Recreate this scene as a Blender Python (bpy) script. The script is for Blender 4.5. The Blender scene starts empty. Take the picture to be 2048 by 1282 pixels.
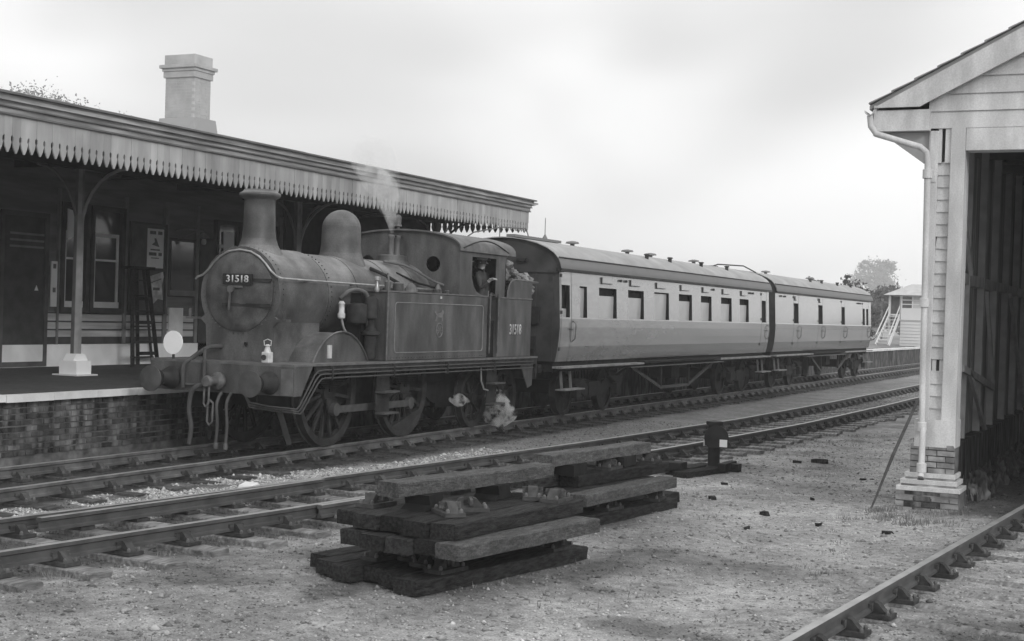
import bpy, bmesh, math, random
import numpy as np
from mathutils import Vector, Matrix
PI = math.pi
random.seed(7); rng = np.random.default_rng(7)
scene = bpy.context.scene
COL = scene.collection

# ------------------------------------------------------------------ camera
f_px, yaw, roll, pitch, CAM_D, CAM_H, cx, cy = 2912.85, 0.448, 0.031, -0.015, 11.853, 2.154, 955.16, 667.57
F = Vector((math.cos(yaw)*math.cos(pitch), math.sin(yaw)*math.cos(pitch), math.sin(pitch)))
R = Vector((math.sin(yaw), -math.cos(yaw), 0.0))
U = R.cross(F)
R2 = R*math.cos(roll)+U*math.sin(roll); U2 = U*math.cos(roll)-R*math.sin(roll)
cam_data = bpy.data.cameras.new('camera'); cam = bpy.data.objects.new('camera', cam_data); COL.objects.link(cam)
m3 = Matrix((R2, U2, -F)).transposed()
cam.matrix_world = Matrix.Translation((0, -CAM_D, CAM_H)) @ m3.to_4x4()
cam_data.sensor_fit = 'HORIZONTAL'; cam_data.sensor_width = 36
cam_data.lens = f_px/2048*36
cam_data.shift_x = (1024-cx)/2048; cam_data.shift_y = (cy-641)/2048
cam_data.clip_start = 0.1; cam_data.clip_end = 6000
scene.camera = cam

# ------------------------------------------------------------------ world, sun, exposure
SUN_EL, SUN_AZ = math.radians(25), math.radians(236)      # azimuth of the sun in the x-y plane, counterclockwise from +X
w = bpy.data.worlds.new('World'); scene.world = w; w.use_nodes = True
nt = w.node_tree; nt.nodes.clear(); N = nt.nodes.new; L = nt.links.new
out = N('ShaderNodeOutputWorld'); bg = N('ShaderNodeBackground'); bg.inputs['Strength'].default_value = 0.15
sky = N('ShaderNodeTexSky'); sky.sky_type = 'NISHITA'; sky.sun_disc = False
sky.sun_elevation = SUN_EL; sky.sun_rotation = math.radians(90)-SUN_AZ; sky.air_density = 2; sky.dust_density = 4
bw = N('ShaderNodeRGBToBW'); L(sky.outputs[0], bw.inputs[0])
tc = N('ShaderNodeTexCoord'); mp = N('ShaderNodeMapping'); mp.inputs['Scale'].default_value = (1, 1, 1.8)
mp.inputs['Location'].default_value = (0.35, 0.1, 0.25)
L(tc.outputs['Generated'], mp.inputs[0])
n1 = N('ShaderNodeTexNoise'); n1.inputs['Scale'].default_value = 2.3; n1.inputs['Detail'].default_value = 2.5; n1.inputs['Roughness'].default_value = .48; n1.inputs['Distortion'].default_value = .35
L(mp.outputs[0], n1.inputs[0])
rp = N('ShaderNodeMapRange'); rp.interpolation_type = 'SMOOTHSTEP'
rp.inputs[1].default_value = .36; rp.inputs[2].default_value = .6; rp.inputs[3].default_value = 4.45; rp.inputs[4].default_value = 7.2
L(n1.outputs[0], rp.inputs[0])
sx_ = N('ShaderNodeSeparateXYZ'); L(tc.outputs['Generated'], sx_.inputs[0])
gr = N('ShaderNodeMapRange'); gr.inputs[1].default_value = 0; gr.inputs[2].default_value = 1; gr.inputs[3].default_value = .93; gr.inputs[4].default_value = 1.5; L(sx_.outputs[2], gr.inputs[0])
mg = N('ShaderNodeMath'); mg.operation = 'MULTIPLY'; L(rp.outputs[0], mg.inputs[0]); L(gr.outputs[0], mg.inputs[1])
mx = N('ShaderNodeMix'); mx.data_type = 'FLOAT'; mx.inputs[0].default_value = .88
L(bw.outputs[0], mx.inputs[2]); L(mg.outputs[0], mx.inputs[3]); L(mx.outputs[0], bg.inputs[0]); L(bg.outputs[0], out.inputs[0])
sun_d = bpy.data.lights.new('sun', 'SUN'); sun = bpy.data.objects.new('sun', sun_d); COL.objects.link(sun)
sun_d.energy = 1.0; sun_d.angle = math.radians(10); sun_d.color = (1, 1, 1)
sd = Vector((math.cos(SUN_EL)*math.cos(SUN_AZ), math.cos(SUN_EL)*math.sin(SUN_AZ), math.sin(SUN_EL)))
sun.rotation_euler = sd.to_track_quat('Z', 'Y').to_euler()
scene.view_settings.view_transform = 'Standard'; scene.view_settings.look = 'None'
scene.view_settings.exposure = 0.16; scene.view_settings.gamma = 1; scene.view_settings.use_curve_mapping = False
scene.cycles.max_bounces = 6; scene.cycles.volume_bounces = 1; scene.cycles.use_denoising = True
scene.cycles.volume_step_rate = 2

# ------------------------------------------------------------------ materials (the photograph is black and white: neutral colours)
MATS = {}
def mat(name, c, c2=None, scale=6., rough=.8, metal=0., bump=0., bscale=None, stretch=(1, 1, 1), rnd=0., detail=5, lo=.35, hi=.65, spec=.3, attr=None, stain=None, coat=0., fine=0., top_light=0.):
    m = bpy.data.materials.new(name); MATS[name] = m; m.use_nodes = True
    nt = m.node_tree; b = nt.nodes['Principled BSDF']; n = nt.nodes.new; l = nt.links.new
    b.inputs['Roughness'].default_value = rough; b.inputs['Metallic'].default_value = metal; b.inputs['Specular IOR Level'].default_value = spec
    b.inputs['Coat Weight'].default_value = coat; b.inputs['Coat Roughness'].default_value = .12
    geo = n('ShaderNodeNewGeometry'); mp = n('ShaderNodeMapping'); mp.inputs['Scale'].default_value = stretch; l(geo.outputs['Position'], mp.inputs[0])
    if c2 is None: c2 = c
    tx = n('ShaderNodeTexNoise'); tx.inputs['Scale'].default_value = scale; tx.inputs['Detail'].default_value = detail; l(mp.outputs[0], tx.inputs[0])
    mr = n('ShaderNodeMapRange'); mr.inputs[1].default_value = lo; mr.inputs[2].default_value = hi; mr.inputs[3].default_value = c; mr.inputs[4].default_value = c2
    l(tx.outputs[0], mr.inputs[0]); v = mr.outputs[0]
    def mul(v, w_):
        q = n('ShaderNodeMath'); q.operation = 'MULTIPLY'; l(v, q.inputs[0]); l(w_, q.inputs[1]); return q.outputs[0]
    if attr:
        a = n('ShaderNodeAttribute'); a.attribute_name = attr; v = mul(v, a.outputs['Fac'])
    if rnd:
        oi = n('ShaderNodeObjectInfo'); r_ = n('ShaderNodeMapRange'); r_.inputs[3].default_value = 1-rnd; r_.inputs[4].default_value = 1+rnd; l(oi.outputs['Random'], r_.inputs[0]); v = mul(v, r_.outputs[0])
    if stain:
        t2 = n('ShaderNodeTexNoise'); t2.inputs['Scale'].default_value = stain[0]; t2.inputs['Detail'].default_value = 6; l(mp.outputs[0], t2.inputs[0])
        r2 = n('ShaderNodeMapRange'); r2.inputs[1].default_value = .4; r2.inputs[2].default_value = .62; r2.inputs[3].default_value = 1; r2.inputs[4].default_value = stain[1]; l(t2.outputs[0], r2.inputs[0]); v = mul(v, r2.outputs[0])
    if top_light:     # overhead sky light painted in: colour lightens on faces that look up
        sn = n('ShaderNodeSeparateXYZ'); l(geo.outputs['True Normal'], sn.inputs[0]); rd = n('ShaderNodeMapRange'); rd.inputs[1].default_value = .1; rd.inputs[2].default_value = .9; rd.inputs[3].default_value = 1; rd.inputs[4].default_value = 1+top_light; l(sn.outputs[2], rd.inputs[0]); v = mul(v, rd.outputs[0])
    if fine:
        t3 = n('ShaderNodeTexNoise'); t3.inputs['Scale'].default_value = 55; t3.inputs['Detail'].default_value = 3; l(geo.outputs['Position'], t3.inputs[0])
        r3 = n('ShaderNodeMapRange'); r3.inputs[1].default_value = .3; r3.inputs[2].default_value = .7; r3.inputs[3].default_value = 1-fine; r3.inputs[4].default_value = 1+fine; l(t3.outputs[0], r3.inputs[0]); v = mul(v, r3.outputs[0])
    cc = n('ShaderNodeCombineColor'); [l(v, cc.inputs[i]) for i in range(3)]; l(cc.outputs[0], b.inputs['Base Color'])
    if bump:
        t4 = n('ShaderNodeTexNoise'); t4.inputs['Scale'].default_value = bscale or scale*3; t4.inputs['Detail'].default_value = 6; l(mp.outputs[0], t4.inputs[0])
        bp = n('ShaderNodeBump'); bp.inputs['Strength'].default_value = bump; bp.inputs['Distance'].default_value = .02; l(t4.outputs[0], bp.inputs['Height']); l(bp.outputs[0], b.inputs['Normal'])
    return m
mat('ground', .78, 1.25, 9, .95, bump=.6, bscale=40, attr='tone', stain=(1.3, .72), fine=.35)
mat('stone', .75, 1.3, 20, .95, attr='tone')
mat('rail_steel', .05, .085, 5, .6, bump=.1, spec=.4)
mat('rail_dusty', .09, .16, 5, .75, stain=(1.5, .6))
mat('rail_top', .26, .36, 4, .42, metal=.35)
mat('chair_iron', .04, .07, 12, .8, bump=.3, rnd=.25, spec=.08)
mat('bolt', .08, .13, 9, .5)
mat('sleeper_wood', .05, .12, 5, .9, bump=.7, bscale=18, stretch=(1, 5, 5), rnd=.25, stain=(3, .6))
mat('sleeper_pale', .14, .3, 5, .9, bump=.7, bscale=18, stretch=(1, 5, 5), rnd=.2, stain=(3, .6))
mat('tarred_wood', .014, .04, 6, .8, bump=.8, bscale=16, stretch=(1, 6, 6), rnd=.3, spec=.08)
mat('weathered_wood', .06, .12, 9, .9, bump=.9, bscale=22, stretch=(1, 4, 4), rnd=.15, stain=(2, .7), fine=.3)
mat('loco_black', .05, .12, 3, .55, bump=.2, bscale=12, stain=(2.4, .55), spec=.4, fine=.2)
mat('loco_boiler', .055, .12, 2.5, .5, bump=.18, bscale=12, stain=(2.6, .6), spec=.45, fine=.18, top_light=1.3)
mat('loco_plate', .06, .115, 4, .55, bump=.15, bscale=12, stretch=(1, 1, .4), stain=(2.6, .6), spec=.4, fine=.18, top_light=.6)
mat('loco_dark', .012, .022, 5, .65, bump=.3, bscale=14, spec=.08)
mat('glare_pane', .2, .3, 5, .3)  # cab glass reflection painted in as pale grey
mat('loco_frame', .022, .045, 6, .7, bump=.2, spec=.08)
mat('loco_pale', .09, .15, 6, .6, bump=.1)
mat('bright_metal', .3, .45, 8, .35, metal=.6)
mat('dull_metal', .08, .15, 8, .45, metal=.2)
mat('lining', .17, .24, 10, .6)
mat('white_number', .42, .55, 8, .6)
mat('crest_paint', .12, .17, 12, .7)
mat('white_enamel', .8, .86, 3, .45)
mat('white_lamp', .4, .6, 10, .5)
mat('lamp_lens', .05, .05, 3, .1)
mat('coal', .05, .2, 8, .55, bump=.8, rnd=.4, spec=.5)
mat('coach_paint', .17, .22, 1.2, .2, bump=.06, bscale=1.2, stretch=(1, 1, 4), spec=.6, coat=1., stain=(2.5, .9))
MATS['coach_paint'].node_tree.nodes['Principled BSDF'].inputs['Coat IOR'].default_value = 1.75
mat('coach_end', .045, .09, 4, .55, bump=.1, stain=(2, .6), spec=.08)
mat('coach_roof', .3, .38, 1.5, .7, stain=(2.2, .85), bump=.05)
mat('coach_roof_low', .17, .23, 3, .7, stain=(3, .8))
mat('pale_reflection', .42, .5, 2, .3, coat=.5)  # pale sky reflection put into the pane colour
mat('dark_interior', .015, .03, 5, .9, spec=.08)
mat('truss_grey', .06, .09, 6, .8, spec=.08)
mat('coach_under', .016, .03, 5, .75, bump=.2, spec=.08)
mat('foot_board', .16, .26, 4, .8, stretch=(1, 6, 1))
mat('coping_white', .62, .78, 6, .85, bump=.2, stain=(3, .82))
mat('platform_surface', .045, .07, 8, .95, bump=.4, bscale=40, stain=(1, .8), fine=.2)
mat('brick_dark', .02, .19, 7, .95, bump=.7, bscale=30, rnd=.55, stain=(2.2, .4), stretch=(1, 1, .35))
mat('mortar', .1, .22, 6, .95, bump=.3, stain=(2, .5))
mat('brick_face', .22, .4, 6, .95, bump=.3, bscale=30, rnd=.3, stain=(5, .6))
mat('chimney_brick', .38, .46, 3, .95, bump=.4, bscale=20, rnd=.08, stain=(2.5, .88))
mat('mortar_pale', .42, .48, 6, .95)
mat('whitewash', .8, .88, 5, .9, bump=.3, stain=(2.5, .8))
mat('wall_timber', .15, .21, 2, .85, stretch=(.5, 1, 4), bump=.1, stain=(1.2, .7))
mat('wall_low', .45, .6, 2, .85, stretch=(.4, 1, 5), bump=.1, stain=(1.6, .75))
mat('trim_dark', .04, .07, 4, .7)
mat('trim_mid', .16, .22, 4, .75)
mat('trim_light', .66, .78, 4, .7)
mat('window_glass', .03, .04, 3, .06, spec=.7)
mat('valance_paint', .31, .42, 3, .8, rnd=.12, stain=(2.5, .75), stretch=(1, 1, .3))
mat('fascia_paint', .2, .42, 3.5, .8, stretch=(.35, 1, 5), stain=(1.5, .7))
mat('fascia_dark', .09, .16, 4, .8, stretch=(.4, 1, 4))
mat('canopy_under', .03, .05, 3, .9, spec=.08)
mat('roof_sheet', .3, .4, 2, .8, stain=(2, .8))
mat('column_shaded', .08, .12, 4, .75)
mat('column_light', .2, .27, 5, .75, stain=(3, .8))  # same grey lightened for the lit side of the columns
mat('paper', .75, .85, 5, .9)
mat('paper_grey', .4, .7, 5, .9, stain=(6, .6))
mat('print_dark', .1, .16, 10, .9)
mat('poster_dark', .07, .12, 5, .8)
mat('shed_paint', .52, .68, 3, .8, stain=(4, .78), stretch=(1, 1, .3), fine=.1, bump=.15, bscale=30, rnd=.05)
mat('shed_grey', .4, .47, 3, .8, stain=(2, .88))
mat('shed_inside', .4, .65, 3, .9, stretch=(3, 3, .3), rnd=.25, stain=(1.5, .7), bump=.2)
mat('shed_beam', .6, .75, 4, .9, stretch=(1, 1, 1), rnd=.15)
mat('shed_dark', .07, .12, 3, .9)
mat('slate', .22, .3, 3, .8, rnd=.15)
mat('box_paint', .62, .72, 2, .8, stain=(2, .9))
mat('box_roof', .42, .5, 3, .8)
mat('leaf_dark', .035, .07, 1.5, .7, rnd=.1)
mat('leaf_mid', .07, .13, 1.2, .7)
mat('leaf_hazed', .12, .2, 1.0, .7)  # leaves paled: distance haze put into the colour
mat('bark', .08, .14, 5, .9)
mat('grass_blade', .12, .25, 3, .8)
mat('iron_rod', .045, .08, 8, .6)
mat('signal_black', .02, .035, 5, .5, spec=.08)
mat('platform_far', .2, .3, 3, .95, stain=(.5, .6))
mat('hill', .09, .14, .1, .95)

# ------------------------------------------------------------------ mesh helpers: everything is written in world coordinates
ORG = {}
def org(o): return ORG.get(o.name, Vector((0, 0, 0))) if o else Vector((0, 0, 0))
class MB:
    def __init__(s): s.v = []; s.f = []; s.mi = []; s.cur = 0
    def add(s, vs, fs):
        k = len(s.v); s.v += [tuple(v) for v in vs]; s.f += [tuple(i+k for i in f) for f in fs]; s.mi += [s.cur]*len(fs); return s
    def box(s, x0, x1, y0, y1, z0, z1, M=None, jit=0):
        vs = [Vector((x, y, z)) for x in (x0, x1) for y in (y0, y1) for z in (z0, z1)]
        if jit: vs = [v+Vector([random.uniform(-jit, jit) for _ in range(3)]) for v in vs]
        if M: vs = [M @ v for v in vs]
        return s.add(vs, [(0, 1, 3, 2), (4, 6, 7, 5), (0, 4, 5, 1), (2, 3, 7, 6), (0, 2, 6, 4), (1, 5, 7, 3)])
    def bar(s, a, b, w_, h, up=(0, 0, 1)):
        a, b = Vector(a), Vector(b); d = (b-a); ln = d.length; d.normalize(); up = Vector(up)
        sd_ = d.cross(up).normalized(); u = sd_.cross(d)
        M = Matrix((d, sd_, u)).transposed().to_4x4(); M.translation = a
        return s.box(0, ln, -w_/2, w_/2, -h/2, h/2, M)
    def prism(s, pts, axis, a, b):
        """pts: 2D outline in the two other axes (in x,y,z order), extruded from a to b along axis 0/1/2"""
        n = len(pts); vs = []
        for t in (a, b):
            for p in pts:
                q = list(p); q.insert(axis, t); vs.append(q)
        fs = [tuple(range(n))[::-1], tuple(range(n, 2*n))]+[(i, (i+1) % n, n+(i+1) % n, n+i) for i in range(n)]
        return s.add(vs, fs)
    def tube(s, pts, r, n=8, cap=True):
        pts = [Vector(p) for p in pts]; vs = []; fs = []
        rs = r if isinstance(r, (list, tuple)) else [r]*len(pts)
        prev = None
        for i, p in enumerate(pts):
            t = (pts[min(i+1, len(pts)-1)]-pts[max(i-1, 0)]).normalized()
            if prev is None:
                a = t.orthogonal().normalized()
            else:
                a = (prev-t*prev.dot(t)).normalized()
            prev = a; b = t.cross(a)
            for k in range(n):
                an = 2*PI*k/n; vs.append(p+(a*math.cos(an)+b*math.sin(an))*rs[i])
        for i in range(len(pts)-1):
            for k in range(n): fs.append((i*n+k, i*n+(k+1) % n, (i+1)*n+(k+1) % n, (i+1)*n+k))
        if cap: fs += [tuple(range(n))[::-1], tuple(range((len(pts)-1)*n, len(pts)*n))]
        return s.add(vs, fs)
    def lathe(s, prof, c, axis=2, n=24):
        """prof: list of (r, t) with t along axis from c"""
        vs = []; fs = []
        for r, t in prof:
            for k in range(n):
                an = 2*PI*k/n; q = [math.cos(an)*r, math.sin(an)*r]; q.insert(axis, t)
                vs.append((c[0]+q[0], c[1]+q[1], c[2]+q[2]))
        for i in range(len(prof)-1):
            for k in range(n): fs.append((i*n+k, i*n+(k+1) % n, (i+1)*n+(k+1) % n, (i+1)*n+k))
        fs += [tuple(range(n))[::-1], tuple(range((len(prof)-1)*n, len(prof)*n))]
        return s.add(vs, fs)
    def mesh(s, name, mats, origin=Vector((0, 0, 0)), smooth=False):
        me = bpy.data.meshes.new(name)
        me.from_pydata([(v[0]-origin.x, v[1]-origin.y, v[2]-origin.z) for v in s.v], [], s.f)
        for m_ in (mats if isinstance(mats, (list, tuple)) else [mats]): me.materials.append(MATS[m_])
        me.polygons.foreach_set('material_index', s.mi)
        bm = bmesh.new(); bm.from_mesh(me); bmesh.ops.recalc_face_normals(bm, faces=bm.faces); bm.to_mesh(me); bm.free()
        if smooth:
            me.polygons.foreach_set('use_smooth', [True]*len(me.polygons))
            try: me.set_sharp_from_angle(angle=math.radians(smooth if smooth is not True else 40))
            except Exception: pass
        me.update(); return me
    def build(s, name, mats, parent=None, smooth=False, bevel=0, label=None, kind=None):
        o = bpy.data.objects.new(name, s.mesh(name, mats, org(parent), smooth)); COL.objects.link(o)
        if parent: o.parent = parent; ORG[o.name] = org(parent)
        if bevel:
            b = o.modifiers.new('bevel', 'BEVEL'); b.width = bevel; b.segments = 2; b.limit_method = 'ANGLE'; b.angle_limit = math.radians(40)
        if label: o['label'] = label
        if kind: o['kind'] = kind
        return o
def thing(name, label, cat, loc=(0, 0, 0), group=None, kind=None):
    o = bpy.data.objects.new(name, None); COL.objects.link(o); o.location = loc; o.empty_display_size = .2; ORG[o.name] = Vector(loc)
    if label: o['label'] = label
    if cat: o['category'] = cat
    if group: o['group'] = group
    if kind: o['kind'] = kind
    return o
def tag(o, label, cat, group=None, kind=None):
    if label: o['label'] = label
    if cat: o['category'] = cat
    if group: o['group'] = group
    if kind: o['kind'] = kind
    return o
def inst(name, mesh, parent, loc, rotz=0, rot=None, scale=None):
    """a piece sharing mesh data; loc in world coordinates"""
    o = bpy.data.objects.new(name, mesh); COL.objects.link(o)
    o.location = Vector(loc)-org(parent); o.rotation_euler = rot or (0, 0, rotz)
    if scale: o.scale = scale
    if parent: o.parent = parent
    ORG[o.name] = Vector(loc)
    return o
def text_part(txt, name, material, parent, origin, right, up, height, width_scale=1., depth=.006, offset=0.012):
    cu = bpy.data.curves.new(name, 'FONT'); cu.body = txt; cu.size = 1; cu.extrude = 0; cu.offset = offset; cu.align_x = 'CENTER'; cu.align_y = 'CENTER'; cu.resolution_u = 3
    t = bpy.data.objects.new(name, cu); COL.objects.link(t); bpy.context.view_layer.update()
    me = bpy.data.meshes.new_from_object(t.evaluated_get(bpy.context.evaluated_depsgraph_get())); bpy.data.objects.remove(t)
    me.name = name; r_, u_ = Vector(right).normalized(), Vector(up).normalized(); n_ = r_.cross(u_)
    o0 = Vector(origin)-org(parent); s_ = height/.72
    for v in me.vertices: v.co = o0+r_*v.co.x*s_*width_scale+u_*v.co.y*s_
    bm = bmesh.new(); bm.from_mesh(me)
    ret = bmesh.ops.extrude_face_region(bm, geom=list(bm.faces)); bmesh.ops.translate(bm, verts=[g for g in ret['geom'] if isinstance(g, bmesh.types.BMVert)], vec=n_*depth)
    bmesh.ops.recalc_face_normals(bm, faces=bm.faces); bm.to_mesh(me); bm.free()
    me.materials.clear(); me.materials.append(MATS[material])
    o = bpy.data.objects.new(name, me); COL.objects.link(o); o.parent = parent; return o

def vnoise(x, y, s, seed=0):
    """smooth value noise, numpy arrays"""
    x = np.asarray(x, float)/s+1000.5; y = np.asarray(y, float)/s+1000.5
    xi = np.floor(x).astype(np.int64); yi = np.floor(y).astype(np.int64); fx = x-xi; fy = y-yi
    def h(a, b):
        n = (a*374761393+b*668265263+seed*974634777) & 0x7fffffff
        n = ((n ^ (n >> 13))*1274126177) & 0x7fffffff
        return ((n ^ (n >> 16)) & 0xffff)/65535.
    u = fx*fx*(3-2*fx); v = fy*fy*(3-2*fy)
    return (h(xi, yi)*(1-u)+h(xi+1, yi)*u)*(1-v)+(h(xi, yi+1)*(1-u)+h(xi+1, yi+1)*u)*v
def fbm(x, y, s, seed=0): return (vnoise(x, y, s, seed)*.5+vnoise(x, y, s/2.1, seed+1)*.27+vnoise(x, y, s/4.3, seed+2)*.15+vnoise(x, y, s/9, seed+3)*.08)

# ------------------------------------------------------------------ the siding's centre line (bends in plan)
SX = np.array([2., 5, 8, 11, 13, 15.5, 19, 23.6, 31, 40, 55, 90, 140])
SY = np.array([-1.32, -1.68, -2.03, -2.36, -2.62, -2.88, -3.19, -3.58, -4.01, -4.13, -4.13, -4.1, -4.1])
def s_y(x): 
    x = np.asarray(x, float); return np.interp(x-.8, SX, SY)*.25+np.interp(x, SX, SY)*.5+np.interp(x+.8, SX, SY)*.25
def s_dir(x): return math.atan2(float(s_y(x+.5)-s_y(x-.5)), 1.0)
SHX0, SHY0, SHH = 13.27, -10.56, -.077     # shed track centre line
def sh_y(x): return SHY0+(np.asarray(x, float)-SHX0)*SHH

# ------------------------------------------------------------------ ground
def tone_at(x, y):
    t = .255+(fbm(x, y, 3.2, 3)-.5)*.28+(fbm(x, y, .9, 9)-.5)*.18+(fbm(x, y, .3, 12)-.5)*.12; st = fbm(x, y, 1.1, 40); t = t*(1-.45*np.clip((st-.6)/.12, 0, 1)); t = np.maximum(t, .07)
    sm = lambda a, b, v: np.clip((v-a)/(b-a), 0, 1)**2*(3-2*np.clip((v-a)/(b-a), 0, 1))
    band = lambda v, a, b, e: sm(a-e, a+e, v)*(1-sm(b-e, b+e, v))
    yy = y+(fbm(x, y, 1.4, 20)-.5)*.5
    # oily cess under and beside the main line
    k = band(yy, -.75, 2.9, .3); t = t*(1-k)+.05*k
        # pale chippings between the two roads on the near part
    near = 1-sm(20.5, 24., x); a = s_y(x)+.95
    k = band(y, a, -.12-.85*sm(16.5, 19.5, x), .1)*near*(.75+.5*fbm(x, y, .5, 31)); k = np.clip(k, 0, 1); k = k*np.clip((fbm(x, y, .6, 55)-.36)/.12, .25, 1); t = t*(1-k)+.38*k
    # grey between the roads further on
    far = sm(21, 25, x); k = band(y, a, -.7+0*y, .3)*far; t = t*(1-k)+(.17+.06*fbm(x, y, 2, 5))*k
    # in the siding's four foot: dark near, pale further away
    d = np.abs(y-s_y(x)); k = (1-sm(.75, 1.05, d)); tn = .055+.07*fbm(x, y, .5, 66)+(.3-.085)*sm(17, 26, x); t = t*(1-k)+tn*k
    k = (1-sm(.9, 1.7, d))*(1-k)*.35*sm(14, 22, x); t = t*(1-k)+.12*k
    # pale trodden path
    py = -8.1+(x-20)*.075; k = np.exp(-((y-py)/.75)**2)*sm(18, 24, x)*(1-sm(44, 60, x))*.75; t = t*(1-k)+.46*k
    k = np.exp(-((x-17.9)/1.7)**2-((y+8.3)/1.0)**2)*.6; t = t*(1-k)+.42*k
    k = np.exp(-((x-15.2)/1.3)**2-((y+8.9)/1.2)**2)*.5; t = t*(1-k)+.4*k
    k = np.exp(-((x-13.6)/.7)**2-((y+7.25)/.5)**2)*.85; t = t*(1-k)+.1*k
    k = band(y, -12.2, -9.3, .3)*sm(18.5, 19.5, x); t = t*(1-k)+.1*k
    return t
def z_at(x, y):
    z = -.235+(fbm(x, y, 2.5, 50)-.5)*.05+(fbm(x, y, .45, 60)-.5)*.035
    sm = lambda a, b, v: np.clip((v-a)/(b-a), 0, 1)
    k = sm(-.5, -.2, y)*(1-sm(1.8, 2.3, y)); z = z*(1-k)+(-.225+.02*fbm(x, y, .4, 4))*k
    k = sm(-1.9, -1.5, y)*(1-sm(-.3, -.1, y))*(x < 23); z = z*(1-k)+(-.226+.05*(fbm(x, y, .35, 77)-.5))*k
    d = np.abs(y-s_y(x)); k = (1-sm(1.3, 1.7, d))*(1-sm(.0, .3, y+.3)); z = z-.022*k
    z += .09*np.exp(-((x-13.6)/.8)**2-((y+7.35)/.6)**2)
    d = np.abs(y-sh_y(x)); k = sm(.82, 1.0, d)*(1-sm(1.5, 1.9, d)); z = z*(1-k)+(-.192+.03*(fbm(x, y, .5, 88)-.5))*k
    k = (1-sm(.5, .72, d)); z = z*(1-k)+(-.197+.02*(fbm(x, y, .4, 89)-.5))*k
    z += .05*np.exp(-((x-20)/.9)**2-((y+8.8)/.9)**2)
    return z
def grid_axis(lo, hi, step, far_lo, far_hi):
    a = list(np.arange(lo, hi, step)); s_ = step; x = hi
    while x < far_hi: a.append(x); s_ *= 1.22; x += s_
    a.append(far_hi); b = []; s_ = step; x = lo-step
    while x > far_lo: b.append(x); s_ *= 1.3; x -= s_
    b.append(far_lo); return np.array(sorted(b+a))
gx = grid_axis(6, 46, .11, -300, 3000); gy = grid_axis(-12.5, 2.4, .11, -1500, 2500)
GX, GY = np.meshgrid(gx, gy, indexing='ij'); GZ = z_at(GX, GY)
nx, ny = GX.shape
me = bpy.data.meshes.new('ground'); me.vertices.add(nx*ny)
me.vertices.foreach_set('co', np.stack([GX, GY, GZ], -1).reshape(-1).astype(np.float32))
i, j = np.meshgrid(np.arange(nx-1), np.arange(ny-1), indexing='ij'); q = np.stack([i*ny+j, (i+1)*ny+j, (i+1)*ny+j+1, i*ny+j+1], -1).reshape(-1, 4)
me.loops.add(q.size); me.loops.foreach_set('vertex_index', q.reshape(-1)); me.polygons.add(len(q)); me.polygons.foreach_set('loop_start', np.arange(0, q.size, 4)); 
me.update(calc_edges=True); me.validate()
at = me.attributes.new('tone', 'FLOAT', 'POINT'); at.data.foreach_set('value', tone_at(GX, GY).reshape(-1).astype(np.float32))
me.materials.append(MATS['ground']); me.polygons.foreach_set('use_smooth', [True]*len(me.polygons))
ground = bpy.data.objects.new('ground', me); COL.objects.link(ground); ground['kind'] = 'structure'

def scatter_stones(name, xs, ys, rs, tones, material='stone'):
    n = len(xs); base = np.array([(1, 0, 0), (-1, 0, 0), (0, 1, 0), (0, -1, 0), (0, 0, 1), (0, 0, -.6)])
    fs = np.array([(0, 2, 4), (2, 1, 4), (1, 3, 4), (3, 0, 4), (2, 0, 5), (1, 2, 5), (3, 1, 5), (0, 3, 5)])
    V = base[None]*(rng.uniform(.55, 1.15, (n, 6, 1)))*rs[:, None, None]
    V[:, :, 2] *= .7
    a = rng.uniform(0, 2*PI, n); c, s_ = np.cos(a)[:, None], np.sin(a)[:, None]
    X_ = V[:, :, 0]*c-V[:, :, 1]*s_; Y_ = V[:, :, 0]*s_+V[:, :, 1]*c
    V = np.stack([X_+xs[:, None], Y_+ys[:, None], V[:, :, 2]+(z_at(xs, ys)+rs*.1)[:, None]], -1)
    Fc = fs[None]+(np.arange(n)*6)[:, None, None]
    me = bpy.data.meshes.new(name); me.vertices.add(n*6); me.vertices.foreach_set('co', V.reshape(-1).astype(np.float32))
    Fc = Fc.reshape(-1); me.loops.add(len(Fc)); me.loops.foreach_set('vertex_index', Fc); me.polygons.add(len(Fc)//3); me.polygons.foreach_set('loop_start', np.arange(0, len(Fc), 3))
    me.update(calc_edges=True)
    at = me.attributes.new('tone', 'FLOAT', 'POINT'); at.data.foreach_set('value', np.repeat(tones, 6).astype(np.float32))
    me.materials.append(MATS[material]); o = bpy.data.objects.new(name, me); COL.objects.link(o); o['kind'] = 'stuff'; return o
def pts_in(n, x0, x1, y0, y1, p=1.):
    xs = x0+(x1-x0)*rng.uniform(0, 1, n)**p; return xs, rng.uniform(y0, y1, n)
xs, ys = pts_in(75000, 7, 32, -12.3, -.2, 1.6)
k = ~((np.abs(ys-.0) < .1)); xs, ys = xs[k], ys[k]
rs = rng.lognormal(math.log(.0105), .52, len(xs)); tn = tone_at(xs, ys)*rng.uniform(.4, 1.45, len(xs))
tag(scatter_stones('gravel', xs, ys, rs, tn), 'loose grey gravel scattered over the goods yard ground', 'gravel')
xs, ys = pts_in(24000, 8, 23, -2.3, -.1, 1.2); k = fbm(xs, ys, .6, 55) > .4; xs, ys = xs[k], ys[k]; k = (ys > s_y(xs)+.9) & (ys < -.12-.85*np.clip((xs-16.5)/3, 0, 1)); xs, ys = xs[k], ys[k]
tag(scatter_stones('pale_chippings', xs, ys, rng.lognormal(math.log(.018), .4, len(xs)), rng.uniform(.16, .55, len(xs))), 'white limestone chippings heaped between the two tracks', 'ballast')
xs, ys = pts_in(9000, 9, 40, 1.75, 2.38, 1.4); k = ys > 0; xs, ys = xs[k], ys[k]
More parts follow.
